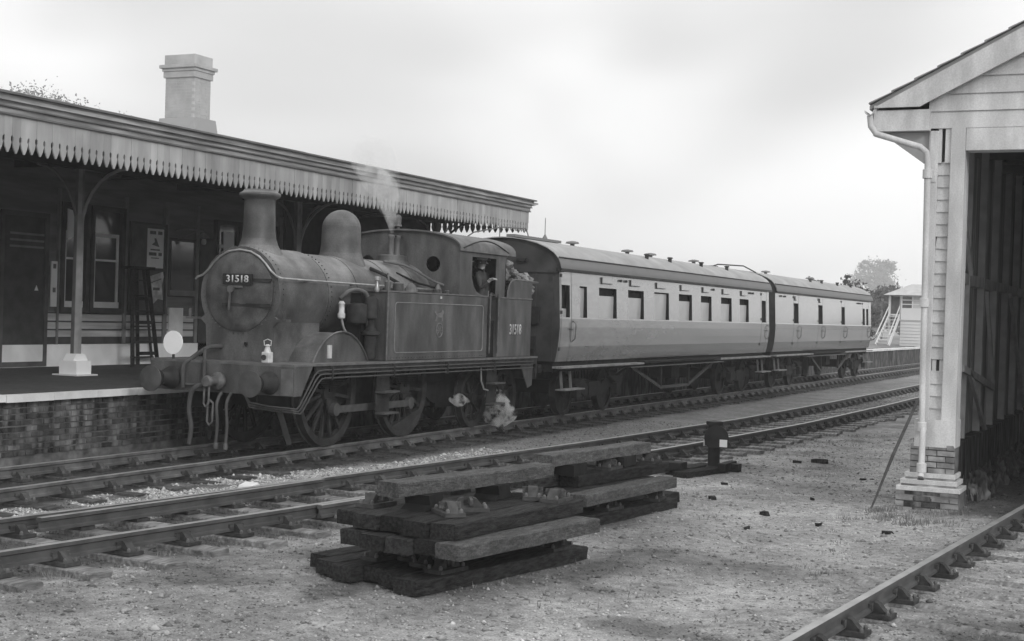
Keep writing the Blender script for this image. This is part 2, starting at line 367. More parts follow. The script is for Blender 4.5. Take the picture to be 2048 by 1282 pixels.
tag(scatter_stones('dirty_ballast', xs, ys, rng.lognormal(math.log(.02), .4, len(xs)), rng.uniform(.04, .14, len(xs))), 'dark oily ballast along the foot of the platform wall', 'ballast')

# hills far away
hb = MB(); nh = 40
for s_, (X0, h0, sd_) in enumerate(((900, 22, 3), (1600, 40, 8))):
    ys_ = np.linspace(-700, 1400, nh); hz = h0*(.35+fbm(ys_, ys_*0+s_*50, 260, sd_))
    vs = [(X0, y, -2) for y in ys_]+[(X0+120, y, z) for y, z in zip(ys_, hz)]+[(X0+500, y, -2) for y in ys_]
    hb.add(vs, [(i_, i_+1, nh+i_+1, nh+i_) for i_ in range(nh-1)]+[(nh+i_, nh+i_+1, 2*nh+i_+1, 2*nh+i_) for i_ in range(nh-1)])
h_ = hb.build('hills', 'hill', None, True); h_['kind'] = 'structure'

# ------------------------------------------------------------------ tracks
def rail_profile(top):
    return [(-.035, top-.002), (-.032, top), (.032, top), (.035, top-.002), (.034, top-.036), (.0095, top-.05), (.0095, top-.105), (.032, top-.117), (.032, top-.145), (-.032, top-.145), (-.032, top-.117), (-.0095, top-.105), (-.0095, top-.05), (-.034, top-.036)]
def rail_mesh(path, name, parent, top=0., mt='rail_steel'):
    m = MB(); prof = rail_profile(top); n = len(prof); vs = []
    for k, (x, y) in enumerate(path):
        a, b = path[max(k-1, 0)], path[min(k+1, len(path)-1)]; d = math.atan2(b[1]-a[1], b[0]-a[0])
        for (u, z) in prof: vs.append((x-math.sin(d)*u, y+math.cos(d)*u, z))
    for k in range(len(path)-1):
        for e in range(n):
            m.cur = 1 if e in (0, 1, 2) else 0
            m.add([], [])
            m.f.append((k*n+e, k*n+(e+1) % n, (k+1)*n+(e+1) % n, (k+1)*n+e)); m.mi.append(m.cur)
    m.v = [tuple(v) for v in vs]; m.f.append(tuple(range(n))); m.f.append(tuple(range((len(path)-1)*n, len(path)*n))); m.mi += [0, 0]
    return m.build(name, [mt, 'rail_top'], parent)
def chair_mesh():
    m = MB(); m.box(-.095, .095, -.19, .19, 0, .035)
    for s_ in (-1, 1):
        m.prism([(s_*.042, .035), (s_*.15, .035), (s_*.11, .075), (s_*.075, .115), (s_*.042, .125)], 0, -.045, .045)
    m.box(-.05, .05, -.045, .045, .035, .046)
    m.cur = 2; m.box(-.1, .1, -.04, -.012, .06, .115)
    m.cur = 1
    for s_ in (-1, 1):
        for t in (-.062, .062): m.lathe([(.018, .035), (.018, .055), (.01, .07)], (t, s_*.155, 0), 2, 6)
    return m.mesh('rail_chair', ['chair_iron', 'bolt', 'sleeper_wood'])
CHAIR = chair_mesh()
def sleeper_mesh(L_=2.6, W_=.254, H_=.127, seed=0, mt='sleeper_wood'):
    """lies along local Y, top at z=0, worn uneven edges"""
    r_ = random.Random(seed); m = MB(); n = 8; vs = []
    for k in range(n+1):
        y = -L_/2+L_*k/n; e = .012 if k in (0, n) else 0
        for (x, z) in ((-W_/2, -H_), (W_/2, -H_), (W_/2, -.012), (W_/2-.014, 0), (-W_/2+.014, 0), (-W_/2, -.012)):
            vs.append((x*(1-e)+r_.uniform(-.006, .006), y+r_.uniform(-.008, .008), z+r_.uniform(-.005, .003)))
    fs = [(k*6+e, k*6+(e+1) % 6, (k+1)*6+(e+1) % 6, (k+1)*6+e) for k in range(n) for e in range(6)]
    fs += [(0, 1, 2, 3, 4, 5), tuple(n*6+e for e in range(6))]
    m.add(vs, fs); return m.mesh('sleeper', mt)
SLP = [sleeper_mesh(seed=s_) for s_ in range(4)]; SLP2 = [sleeper_mesh(seed=s_+9, L_=2.65, mt='sleeper_pale') for s_ in range(4)]
def track(name, cf, x0, x1, phase, rails, side_len=SLP, indiv=72., stag=.06, far=True):
    t = thing(name, None, None, (x0, float(cf(x0)), -.19), kind='structure')
    for (off) in rails:
        xs_ = np.arange(x0, x1+.01, 1.); path = []
        for x in xs_:
            d = math.atan2(float(cf(x+.3)-cf(x-.3)), .6); path.append((x-math.sin(d)*off, float(cf(x))+math.cos(d)*off))
        rail_mesh(path, 'rail', t, 0., 'rail_dusty' if name == 'main_track' else 'rail_steel')
    x = phase; k = 0; farm = MB()
    while x < x1:
        if x > x0:
            y = float(cf(x)); d = math.atan2(float(cf(x+.3)-cf(x-.3)), .6)
            if x < indiv:
                dy = random.uniform(-stag, stag); a = d+random.uniform(-.012, .012)
                s_ = inst('sleeper', side_len[k % 4], t, (x-math.sin(a)*dy, y+math.cos(a)*dy, -.19-random.uniform(0, .006)), a)
                for off in rails:
                    c_ = inst('rail_chair', CHAIR, s_, (x, y, 0), 0); c_.location = (0, off-dy, 0.004)
            elif far:
                M = Matrix.Translation((x, y, 0)) @ Matrix.Rotation(d, 4, 'Z')
                farm.box(-.127, .127, -1.3, 1.3, -.3, -.19, M)
                for off in rails: farm.box(-.09, .09, off-.17, off+.17, -.188, -.09, M)
        x += .762*random.uniform(.985, 1.015); k += 1
    if farm.v: farm.build('far_sleepers', 'sleeper_wood', t, kind='stuff')
    return t
track('main_track', lambda x: .75+0*np.asarray(x, float), 4, 160, 6.67, (-.75, .75))
sid = track('siding_track', s_y, 4, 140, 6.3, (-.735, .735), SLP2, stag=.14)
track('shed_track', sh_y, 4, 42, 6.5, (-.75, .75), SLP2, indiv=34)
# switch blade and check rail of the siding
def off_path(x0, x1, o0, o1, n=14):
    r_ = []
    for k in range(n+1):
        x = x0+(x1-x0)*k/n; o = o0+(o1-o0)*k/n; d = s_dir(x); r_.append((x-math.sin(d)*o, float(s_y(x))+math.cos(d)*o))
    return r_
rail_mesh(off_path(10.97, 15.6, .735-.2, .735-.075), 'switch_rail', sid)
rail_mesh(off_path(13.63, 19.0, -.735-.085, -.735-.11), 'check_rail', sid)
# fishplates on the rails
fp = MB()
for (x, off) in ((19.0, 0), (12.9, 1.5)): fp.box(x-.23, x+.23, off-.05, off-.012, -.11, -.05)
fp.build('fishplate', 'rail_steel', bpy.data.objects['main_track'])

# ------------------------------------------------------------------ platform: edge, bricks, top
plat = thing('platform', None, None, (20, 2.4, -.2), kind='structure')
MB().box(-5, 130, 2.44, 7.75, -.6, .80).build('platform_body', 'platform_surface', plat)
MB().box(31, 130, 7.75, 12, -.6, .80).build('platform_body', 'platform_surface', plat)
m = MB()                                                    # mortar bed behind the bricks
m.box(-5, 23.2, 2.415, 2.44, -.4, .735); m.build('mortar_bed', 'mortar', plat)
MB().box(23.2, 130, 2.40, 2.44, -.4, .735).build('platform_wall', 'brick_dark', plat)
br = [MB() for _ in range(3)]
for k, b in enumerate(br): b.box(-.108, .108, -.012, .05, -.032, .032, None, .004)
br = [b.mesh('brick', 'brick_dark') for b in br]
hb_ = MB(); hb_.box(-.05, .05, -.012, .05, -.032, .032, None, .004); hb_ = hb_.mesh('brick', 'brick_dark')
count = 0
for c_ in range(9):
    x = 14.6+(c_ % 2)*.112; z = -.02+.0835*c_+.04
    while x < 20.9 and count < 295:
        if z < .72: inst('brick', random.choice(br), plat, (x, 2.412+random.uniform(-.006, .004), z), rot=(0, random.uniform(-.02, .02), 0)); count += 1
        x += .226
m = MB()                                                    # the rest of the courses, joined
for c_ in range(9):
    z = -.02+.0835*c_+.04
    for (xa, xb) in ((6, 14.6-.12+(c_ % 2)*.112), (20.95+(c_ % 2)*.112, 23.1)):
        x = xa
        while x < xb and z < .72: m.box(x-.106, x+.106, 2.40+random.uniform(-.006, .006), 2.43, z-.034, z+.034); x += .226
m.build('brick_courses', 'brick_dark', plat, kind='stuff')
cop = [MB() for _ in range(3)]
for b in cop: b.box(-.455, .455, -.0, .5, -.1, 0, None, .003)
cop = [b.mesh('coping_stone', 'coping_white') for b in cop]
x = 8.
k = 0
while x < 100:
    o = inst('coping_stone', cop[k % 3], plat, (x, 2.3+random.uniform(-.006, .006), .84+random.uniform(-.004, .004))); x += .92; k += 1
MB().box(-5, 7.5, 2.3, 2.8, .74, .84).build('coping_edge', 'coping_white', plat)
# the coping is painted white only on its outer strip: tarmac covers the back of it
MB().box(-5, 76, 2.42, 7.76, .8, .8445).build('platform_surface', 'platform_surface', plat)
MB().box(76, 130, 3.3, 12, .8, .8445).build('platform_surface', 'platform_far', plat)

# ------------------------------------------------------------------ station building
bld = thing('station_building', 'long single storey station building behind the platform canopy, timber walls over a whitewashed base', 'building', (24, 7.8, .84))
WY = 7.8
MB().box(8, 29.8, WY, 12.6, 1.9, 5.85).build('wall', 'wall_timber', bld)
MB().box(8, 29.8, WY-.03, 12.6, 1.42, 1.9).box(8, 29.8, WY-.012, 12.6, 1.275, 1.42).build('lower_wall', ['wall_low'], bld)
m = MB()
for z in (1.56, 1.72, 1.885): m.box(21.6, 29.8, WY-.05, WY-.028, z-.012, z+.012)
m.build('moulding', 'trim_dark', bld)
MB().box(8, 29.8, WY-.045, WY, 1.275, 1.415).build('plinth_board', 'trim_dark', bld)
MB().box(8, 29.8, WY-.08, 12.6, .82, 1.27).build('whitewashed_plinth', 'whitewash', bld)
MB().prism([(7.35, 5.82), (10.2, 6.36), (13.1, 5.82), (13.1, 5.9), (10.2, 6.44), (7.35, 5.9)], 0, 7.5, 30.05).build('roof', 'roof_sheet', bld)
def bld_frame(m, x0, x1, z0, z1, w_, y0, y1):
    m.box(x0, x0+w_, y0, y1, z0, z1); m.box(x1-w_, x1, y0, y1, z0, z1); m.box(x0+w_, x1-w_, y0, y1, z1-w_, z1); m.box(x0+w_, x1-w_, y0, y1, z0, z0+w_)
def station_window(x0, x1, pale_reflection=None, label=None):
    m = MB(); bld_frame(m, x0, x1, 1.89, 4.05, .1, WY-.1, WY+.02); win = m.build('window', 'trim_dark', bld, label=label)
    MB().box(x0+.1, x1-.1, WY-.015, WY-.004, 1.98, 3.96).build('pane', 'window_glass', win)
    m = MB(); m.box(x0+.13, x0+.18, WY-.05, WY-.016, 2.1, 3.5); m.box(x1-.2, x1-.15, WY-.05, WY-.016, 2.1, 3.5)
    m.box(x0+.18, x1-.2, WY-.05, WY-.016, 3.43, 3.5); m.box(x0+.18, x1-.2, WY-.05, WY-.016, 2.94, 2.98); m.build('sash', 'trim_light', win)
    MB().box(x0+.12, x1-.14, WY-.07, WY-.016, 2.0, 2.12).build('sill', 'trim_light', win)
    if pale_reflection: MB().prism([(x0+.2, 3.32), (x0+.43, 3.4), (x0+.4, 3.72), (x0+.33, 3.9), (x0+.2, 3.92)], 1, WY-.052, WY-.03).build('pale_reflection', 'white_enamel', win)  # added white piece paints the sky's reflection in the glass
station_window(21.97, 22.78, True); station_window(22.82, 23.86); station_window(17.2, 18.3); station_window(18.5, 19.6)
station_window(27.0, 28.0); station_window(28.45, 29.45)
MB().box(27.33, 27.72, WY-.06, WY-.03, 3.3, 3.8).build('pale_reflection', 'white_enamel', bld)  # sky reflection painted as a white sheet before the window
for (x0, x1) in ((23.88, 23.97), (25.19, 25.31), (21.86+.06, 21.96), (26.3, 26.4), (28.2, 28.32), (29.6, 29.72)):
    MB().box(x0, x1, WY-.07, WY+.01, 1.2, 4.3).build('pilaster', 'trim_mid', bld)
d = MB(); d.box(20.35, 21.62, WY-.06, WY+.01, .86, 3.75); dr = d.build('door', 'trim_dark', bld)
m = MB(); bld_frame(m, 20.35, 21.62, .86, 3.78, .09, WY-.1, WY-.061); m.build('door_frame', 'shed_dark', dr)
for z in (3.1, 3.22, 3.34): MB().box(20.6, 21.5, WY-.075, WY-.061, z, z+.04).build('glazing_bar', 'trim_mid', dr)
MB().prism([(21.28, 2.3), (21.38, 2.3), (21.33, 2.4)], 1, WY-.07, WY-.061).build('door_knob', 'trim_light', dr)
d2 = MB(); d2.box(25.36, 26.28, WY-.05, WY+.01, 2.28, 3.55); w2 = d2.build('window', 'trim_dark', bld)
MB().box(25.42, 26.2, WY-.062, WY-.051, 2.42, 3.48).build('pane', 'window_glass', w2)
MB().box(25.36, 26.25, WY-.1, WY-.04, 2.3, 2.42).build('sill', 'trim_mid', w2)
MB().box(25.38, 25.86, WY-.085, WY-.03, 1.22, 2.04).build('panel', 'trim_light', bld)
d = MB(); d.box(26.42, 27.0, WY-.08, WY+.01, .86, 3.6); d.build('door', 'trim_dark', bld)
# chimney stack
ch = MB(); ch.box(27.86, 28.5, 9.1, 9.92, 5.9, 7.98); chs = ch.build('chimney', 'mortar_pale', bld)
cb = [MB(), MB()]
cb[0].box(-.1, .1, -.012, .03, -.028, .028, None, .003); cb = [cb[0].mesh('brick', 'chimney_brick')]
def chimney_face(x0, x1, y0, y1, z0, z1, name='chimney_course', mt='chimney_brick'):
    m = MB(); z = z0; r_ = 0
    while z < z1-.03:
        a = x0+(r_ % 2)*.056
        while a < x1-.02:
            b = min(a+.214, x1); m.box(a, b, y0-.006, y0+.03, z, z+.064); a += .226
        a = y0+(r_ % 2)*.056
        while a < y1-.02:
            b = min(a+.214, y1); m.box(x0-.006, x0+.03, a, b, z, z+.064); a += .226
        z += .075; r_ += 1
    m.build('brickwork', mt, chs, kind='stuff')
chimney_face(27.86, 28.5, 9.1, 9.92, 6.45, 7.45)
for (e, z0, z1) in ((.045, 7.45, 7.6), (.07, 7.6, 7.67), (.12, 7.67, 7.75), (.03, 7.76, 7.99)):
    MB().box(27.86-e, 28.5+e, 9.1-e, 9.92+e, z0, z1).build('chimney_band', 'chimney_brick', chs, bevel=.01)
MB().prism([(27.7, 6.1), (28.66, 6.1), (28.54, 6.5), (27.82, 6.5)], 1, 8.95, 10.05).build('flashing', 'roof_sheet', chs)
# things fixed to the wall or standing before it
t = thing('notice_board', 'narrow white upright enamel notice beside the station door', 'sign', (21.82, WY-.03, 2.0))
MB().box(21.735, 21.9, WY-.06, WY-.032, 2.0, 2.88).build('panel', 'white_enamel', t)
for z in (2.74, 2.28): MB().box(21.78, 21.86, WY-.064, WY-.059, z, z+.09).build('print', 'print_dark', t)
t = thing('poster_board', 'dark framed poster board with two pale posters on the station wall', 'poster board', (24.6, WY-.05, 1.94))
MB().box(24.02, 25.16, WY-.09, WY-.045, 1.94, 3.77).build('backing_board', 'poster_dark', t)
m = MB(); bld_frame(m, 23.98, 25.2, 1.9, 3.81, .05, WY-.12, WY-.088); m.box(24.03, 25.15, WY-.12, WY-.088, 2.81, 2.85); m.build('frame', 'trim_dark', t)
p_ = MB().box(24.56, 25.1, WY-.1, WY-.0905, 2.87, 3.7).build('poster', 'paper', t)
m = MB()
for (x0, x1, z0, z1) in ((24.63, 24.83, 3.58, 3.65), (24.9, 25.04, 3.58, 3.65), (24.66, 24.97, 3.24, 3.27), (24.61, 24.86, 3.13, 3.2), (24.93, 25.04, 3.13, 3.2), (24.68, 24.95, 3.07, 3.09)): m.box(x0, x1, WY-.104, WY-.1, z0, z1)
m.prism([(24.7, 3.36), (24.95, 3.32), (24.9, 3.4), (24.84, 3.5), (24.78, 3.5), (24.8, 3.42)], 1, WY-.104, WY-.1); m.build('print', 'print_dark', p_)
MB().box(24.1, 24.5, WY-.096, WY-.0905, 2.9, 3.7).build('poster', 'poster_dark', t)
p_ = MB().prism([(24.62, 2.68), (25.1, 2.8), (25.13, 2.7), (25.08, 2.5), (25.12, 2.2), (24.95, 2.22), (24.78, 2.1), (24.74, 2.25), (24.68, 2.4)], 1, WY-.1, WY-.0905).build('poster', 'paper_grey', t)
MB().prism([(24.68, 2.56), (25.05, 2.66), (25.05, 2.64), (24.68, 2.54)], 1, WY-.104, WY-.1).box(24.78, 25.0, WY-.104, WY-.1, 2.4, 2.46).build('print', 'print_dark', p_)
MB().box(24.08, 24.2, WY-.096, WY-.0905, 2.1, 2.6).build('poster', 'paper_grey', t)
t = thing('step_ladder', 'black wooden step ladder standing in front of the poster board', 'ladder', (23.9, 7.2, .845))
SLG = [((23.25, 6.95, .845), (23.38, 7.12, 2.8)), ((23.88, 6.95, .845), (23.72, 7.12, 2.8)), ((24.1, 7.5, .845), (23.6, 7.2, 2.8)), ((24.75, 7.5, .845), (23.95, 7.2, 2.8))]
for a, b in SLG: MB().bar(a, b, .075, .05).build('leg', 'tarred_wood', t)
for k in range(6):
    f_ = (k+.6)/6.3; a = Vector(SLG[0][0]).lerp(Vector(SLG[0][1]), f_); b = Vector(SLG[1][0]).lerp(Vector(SLG[1][1]), f_)
    MB().box(a.x, b.x, a.y-.06, a.y+.06, a.z-.015, a.z+.015).build('step', 'tarred_wood', t)
for f_ in (.12, .45, .7):
    a = Vector(SLG[2][0]).lerp(Vector(SLG[2][1]), f_); b = Vector(SLG[3][0]).lerp(Vector(SLG[3][1]), f_); MB().bar(a, b, .05, .07).build('brace', 'tarred_wood', t)
MB().box(23.3, 23.98, 7.02, 7.36, 2.8, 2.86).build('top_board', 'tarred_wood', t)
t = thing('wall_lamp', 'old station lamp on a bracket high on the wall above the dark window', 'lamp', (26.0, WY-.3, 3.5))
MB().tube([(25.6, WY, 3.72), (25.7, WY-.3, 3.75), (26.05, WY-.42, 3.72)], .02, 6).tube([(25.6, WY, 3.5), (25.9, WY-.35, 3.7)], .012, 6).build('bracket', 'trim_mid', t)
MB().lathe([(.02, .2), (.05, .18), (.12, .1), (.13, .08), (.04, .06)], (26.08, WY-.42, 3.5), 2, 12).build('lamp_shade', 'column_light', t, True)
MB().lathe([(.03, .07), (.055, .02), (.05, -.04), (.02, -.07)], (26.08, WY-.42, 3.5), 2, 10).build('bulb', 'white_lamp', t, True)

# ------------------------------------------------------------------ platform canopy
can = thing('platform_canopy', 'long platform canopy with a pale sawtooth boarded valance and grey columns', 'canopy', (24, 5.3, .84))
VY, VX1 = 2.9, 33.42
bo = [(-.0792, 4.7), (.0792, 4.7), (.0792, 4.42), (.058, 4.395), (.055, 4.355), (.068, 4.32), (.05, 4.25), (.01, 4.175), (-.01, 4.175), (-.05, 4.25), (-.068, 4.32), (-.055, 4.355), (-.058, 4.395), (-.0792, 4.42)]
vb = MB(); vb.prism([(a, b-4.45) for a, b in bo], 1, -.011, .011); vb = vb.mesh('valance_board', 'valance_paint')
x = VX1-.08; k = 0
while x > 13.6:
    o = inst('valance_board', vb, can, (x, VY+random.uniform(-.004, .004), 4.45+random.uniform(-.012, .01)), rot=(0, random.uniform(-.008, .008), 0)); x -= .16; k += 1
y = VY+.1; 
while y < 7.7: inst('valance_board', vb, can, (VX1, y, 4.45), rotz=PI/2); y += .16
m = MB(); x = 13.5
while x > 5: m.prism([(a+x, b) for a, b in bo], 1, VY-.01, VY+.01); x -= .16
m.build('valance', 'valance_paint', can, kind='stuff')
X0 = 5.
for (z0, z1, e, mt, nm) in ((4.69, 4.715, .05, 'fascia_dark', 'moulding'), (4.715, 4.79, .035, 'fascia_paint', 'fascia_board'), (4.79, 4.81, .075, 'fascia_dark', 'moulding'), (4.81, 4.875, .06, 'fascia_paint', 'fascia_board'), (4.875, 4.9, .12, 'fascia_paint', 'moulding'), (4.9, 4.965, .1, 'fascia_paint', 'fascia_board'), (4.965, 4.995, .16, 'fascia_dark', 'gutter')):
    MB().box(X0, VX1+e, VY-e, VY+.02, z0, z1).box(VX1-.02, VX1+e, VY+.021, 7.8, z0, z1).build(nm, mt, can)
MB().prism([(VX1, 4.84), (VX1+.28, 4.9), (VX1+.28, 4.93), (VX1, 4.93)], 1, VY-.14, VY-.01).build('moulding', 'fascia_paint', can)
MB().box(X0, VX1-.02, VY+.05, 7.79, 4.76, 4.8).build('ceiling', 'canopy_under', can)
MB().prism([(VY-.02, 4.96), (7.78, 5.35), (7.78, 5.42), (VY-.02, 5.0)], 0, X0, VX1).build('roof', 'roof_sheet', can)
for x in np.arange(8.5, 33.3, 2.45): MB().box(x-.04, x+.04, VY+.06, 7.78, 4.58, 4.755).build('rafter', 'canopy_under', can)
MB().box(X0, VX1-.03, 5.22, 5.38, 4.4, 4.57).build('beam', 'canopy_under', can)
MB().box(29.8, 33.41, 7.7, 8.0, .845, 4.95).box(33.28, 33.36, 5.62, 7.7, .845, 4.56).build('wind_screen', 'canopy_under', can)
for cx_ in (12.4, 19.68, 26.6, 33.1):
    m = MB(); m.cur = 0
    r0, r1 = .092, .078; zb, zt = 1.2, 4.42
    vs = []; 
    for z, r_ in ((zb, r0), (zt, r1)):
        for k in range(8):
            a = PI/8+k*PI/4; vs.append((cx_+math.cos(a)*r_*1.05, 5.3+math.sin(a)*r_*1.05, z))
    for k in range(8):
        m.cur = 1 if k in (4, 5) else 0  # lit side put into the colour: lighter faces toward the track
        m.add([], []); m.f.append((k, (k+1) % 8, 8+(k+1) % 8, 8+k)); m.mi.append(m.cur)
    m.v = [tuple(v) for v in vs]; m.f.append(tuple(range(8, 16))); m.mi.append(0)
    cmat = ['column_shaded', 'column_light']
    col_ = m.build('column', cmat, can)
    MB().box(cx_-.19, cx_+.19, 5.11, 5.49, .85, 1.1).prism([(cx_-.19, 1.1), (cx_+.19, 1.1), (cx_+.11, 1.22), (cx_-.11, 1.22)], 1, 5.19, 5.41).build('column_base', 'white_enamel', col_)
    MB().box(cx_-.27, cx_+.27, 5.03, 5.57, .845, .868).build('base_slab', 'coping_white', col_)
    for (dx, dy) in ((0, -1), (1, 0), (-1, 0)):
        pts = []
        for k in range(8):
            a = k/7*PI/2; h_ = 1-math.cos(a); v_ = math.sin(a); pts.append((cx_+dx*(.06+1.0*h_), 5.3+dy*(.06+1.0*h_), 3.35+1.05*v_))
        MB().tube(pts, .03, 6).build('bracket', 'column_light' if dy else 'column_shaded', col_)
tag(can, None, None)

# ------------------------------------------------------------------ locomotive
c = .75
loco = thing('steam_locomotive', 'grimy black tank locomotive at the head of the train beside the platform', 'locomotive', (21.8, c, 0))
BZ = 2.32; FX = 18.03
# smokebox and boiler
def barrel(x0, x1, r, name, mt, bands=()):
    m = MB(); m.lathe([(r, x0), (r, x1)], (0, c, BZ), 0, 56); o = m.build(name, mt, loco, 40)
    for b in bands: MB().lathe([(r+.001, b-.025), (r+.009, b-.022), (r+.009, b+.022), (r+.001, b+.025)], (0, c, BZ), 0, 56).build('cladding_band', mt, o, 40)
    return o
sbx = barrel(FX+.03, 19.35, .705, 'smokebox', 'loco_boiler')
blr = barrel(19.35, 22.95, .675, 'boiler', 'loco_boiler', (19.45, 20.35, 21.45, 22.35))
MB().box(18.06, 19.35, c-.57, c+.57, 1.32, 2.1).build('saddle', 'loco_black', sbx)
# front plate with shoulders
pts = []
for k in range(25):
    a = math.radians(-28+236*k/24); pts.append((c+math.cos(a)*.706, BZ+math.sin(a)*.706))
pts += [(c-.7, 1.93), (c-.6, 1.84), (c-.57, 1.32), (c+.57, 1.32), (c+.6, 1.84), (c+.7, 1.93)]
MB().prism(pts, 0, FX-.02, FX+.03).build('front_plate', 'loco_plate', sbx)
m = MB()
rv = MB()
for k in range(44):
    a = 2*PI*k/44; rv.lathe([(.012, -.012), (.008, 0)], (FX-.02, c+math.cos(a)*.63, BZ+.03+math.sin(a)*.63), 0, 6)
for xr in (18.12, 19.38, 19.52):
    for k in range(56):
        a = 2*PI*k/56; r_ = .706 if xr < 19.36 else .684
        rv.lathe([(.011, -.011), (.007, .011)], (xr, c+math.cos(a)*r_, BZ+math.sin(a)*r_), 0, 5)
rv.build('rivets', 'loco_black', sbx, kind='stuff')
rv = MB()
for k in range(38): rv.box(20.42+k*.1, 20.436+k*.1, c-1.208, c-1.2, 1.36, 1.376)
for k in range(11):
    for x in (20.41, 24.07): rv.box(x, x+.016, c-1.208, c-1.2, 1.42+k*.095, 1.436+k*.095)
rv.build('tank_rivets', 'loco_plate', loco, kind='stuff')
dr_ = MB(); dr_.lathe([(.6, FX-.021), (.6, FX-.04), (.575, FX-.055), (.45, FX-.085), (.25, FX-.105), (.04, FX-.11)], (0, c, BZ+.03), 0, 48)
door = dr_.build('smokebox_door', 'loco_black', loco, 30)
for z in (BZ+.2, BZ-.17): MB().bar((FX-.095, c+(.25 if z < BZ else -.2), z), (FX-.085, c-.6, z), .03, .05).build('hinge_strap', 'loco_frame', door)
MB().bar((FX-.08, c-.6, BZ-.26), (FX-.08, c-.6, BZ+.3), .05, .05).build('hinge_post', 'loco_frame', door)
MB().lathe([(.055, FX-.16), (.055, FX-.1)], (0, c+.08, BZ+.06), 0, 14).bar((FX-.15, c+.08, BZ+.07), (FX-.15, c+.1, BZ-.25), .03, .02).bar((FX-.13, c-.12, BZ+.1), (FX-.13, c+.12, BZ+.1), .03, .03).build('door_handle', 'dull_metal', door)
npl = MB().box(FX-.14, FX-.12, c-.3, c+.23, BZ+.13, BZ+.29).build('number_plate', 'signal_black', loco)
text_part('31518', 'number', 'white_number', npl, (FX-.141, c-.03, BZ+.21), (0, -1, 0), (0, 0, 1), .105, 1.12, .006, .02)
for s_ in (-1, 1):
    MB().box(FX-.12, FX, c+s_*.8-.1, c+s_*.8+.1, 1.92, 1.955).box(FX-.1, FX-.08, c+s_*.84-.02, c+s_*.84+.02, 1.95, 2.08).build('lamp_bracket', 'loco_plate', loco)
MB().box(FX-.06, FX-.02, c-.17, c-.13, 1.55, 1.6).build('lamp_bracket', 'loco_dark', loco)
# chimney, dome, safety valves
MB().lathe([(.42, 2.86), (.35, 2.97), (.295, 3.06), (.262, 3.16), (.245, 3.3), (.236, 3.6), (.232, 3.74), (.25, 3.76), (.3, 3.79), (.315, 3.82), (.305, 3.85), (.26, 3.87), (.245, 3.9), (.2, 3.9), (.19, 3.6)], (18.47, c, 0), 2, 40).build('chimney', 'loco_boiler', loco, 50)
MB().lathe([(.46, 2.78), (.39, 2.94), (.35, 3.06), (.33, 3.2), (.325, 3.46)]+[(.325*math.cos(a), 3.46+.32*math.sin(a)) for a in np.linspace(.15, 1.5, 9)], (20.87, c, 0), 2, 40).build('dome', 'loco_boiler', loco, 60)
sv = MB().lathe([(.33, 2.93), (.27, 3.02), (.255, 3.1), (.2, 3.115)], (22.62, c, 0), 2, 28).build('safety_valve', 'loco_plate', loco, 50)
for dx in (-.08, .14): MB().lathe([(.055, 3.1), (.05, 3.15), (.05, 3.4), (.065, 3.42), (.065, 3.46), (.03, 3.47)], (22.62+dx, c-.02, 0), 2, 12).build('valve_column', 'loco_pale', sv, True)
MB().bar((22.5, c-.02, 3.44), (22.9, c-.02, 3.46), .04, .03).build('lever', 'loco_frame', sv)
# handrail round the smokebox front and along the boiler
hp = [(FX-.05, c+.79, BZ+.2)]
BELL = ((.755, .235), (.66, .265), (.56, .345), (.47, .445), (.35, .55), (.2, .625), (0, .65))
for (yo, zo) in BELL: hp.append((FX-.05, c+yo, BZ+zo))
for (yo, zo) in BELL[::-1][1:]: hp.append((FX-.05, c-yo, BZ+zo))
hp += [(FX+.1, c-.765, BZ+.232), (FX+.4, c-.755, BZ+.23), (22.9, c-.755, BZ+.2)]
hr = MB().tube(hp, .017, 8).build('handrail', 'bright_metal', loco, True)
for x in (18.7, 20.1, 21.5): MB().tube([(x, c-.66, BZ+.2), (x, c-.755, BZ+.225)], .018, 6).build('handrail_knob', 'dull_metal', hr)
# footplate, frames, buffer beam
MB().box(17.58, 26.35, c-1.27, c+1.27, 1.285, 1.318).build('footplate', 'loco_pale', loco)
MB().box(18.2, 26.3, c-1.25, c-1.22, 1.17, 1.284).box(18.2, 26.3, c+1.22, c+1.25, 1.17, 1.284).build('valance', 'loco_frame', loco)
fr = MB()
for s_ in (-1, 1): fr.prism([(17.65, .62), (17.65, 1.28), (26.2, 1.28), (26.2, .55), (23.2, .5), (22.6, .75), (20.3, .8), (19.9, .55), (18.2, .62)], 1, c+s_*.6-.015, c+s_*.6+.015)
fr.box(20.2, 23.2, c-.55, c+.55, .45, 1.25); fr.box(24.2, 26.2, c-.58, c+.58, .45, 1.1); fr.build('frame', 'loco_dark', loco)
MB().box(23.4, 24.2, c-.55, c+.55, .4, 1.25).build('ash_pan', 'loco_dark', loco)
bb = MB().box(17.58, 17.64, c-1.27, c+1.27, .86, 1.284).build('buffer_beam', 'loco_plate', loco)
MB().box(17.565, 17.579, c-1.26, c-1.06, .87, 1.25).build('patch_plate', 'loco_pale', bb)
MB().prism([(17.64, .86), (17.64, 1.284), (18.1, 1.284), (17.8, .86)], 1, c-1.26, c-1.23).build('beam_gusset', 'loco_plate', bb)
for s_ in (-1, 1):
    b_ = MB().lathe([(.17, 17.56), (.15, 17.5), (.115, 17.4), (.105, 17.26), (.125, 17.24)], (0, c+s_*.87, 1.04), 0, 24).build('buffer', 'loco_frame', loco, 30)
    MB().lathe([(.06, 17.26), (.06, 17.09)], (0, c+s_*.87, 1.04), 0, 14).build('buffer_shank', 'dull_metal', b_, 30)
    MB().lathe([(.17, 17.1), (.19, 17.085), (.19, 17.065), (.13, 17.05), (.03, 17.045)], (0, c+s_*.87, 1.04), 0, 32).build('buffer_head', 'truss_grey', b_, 40)
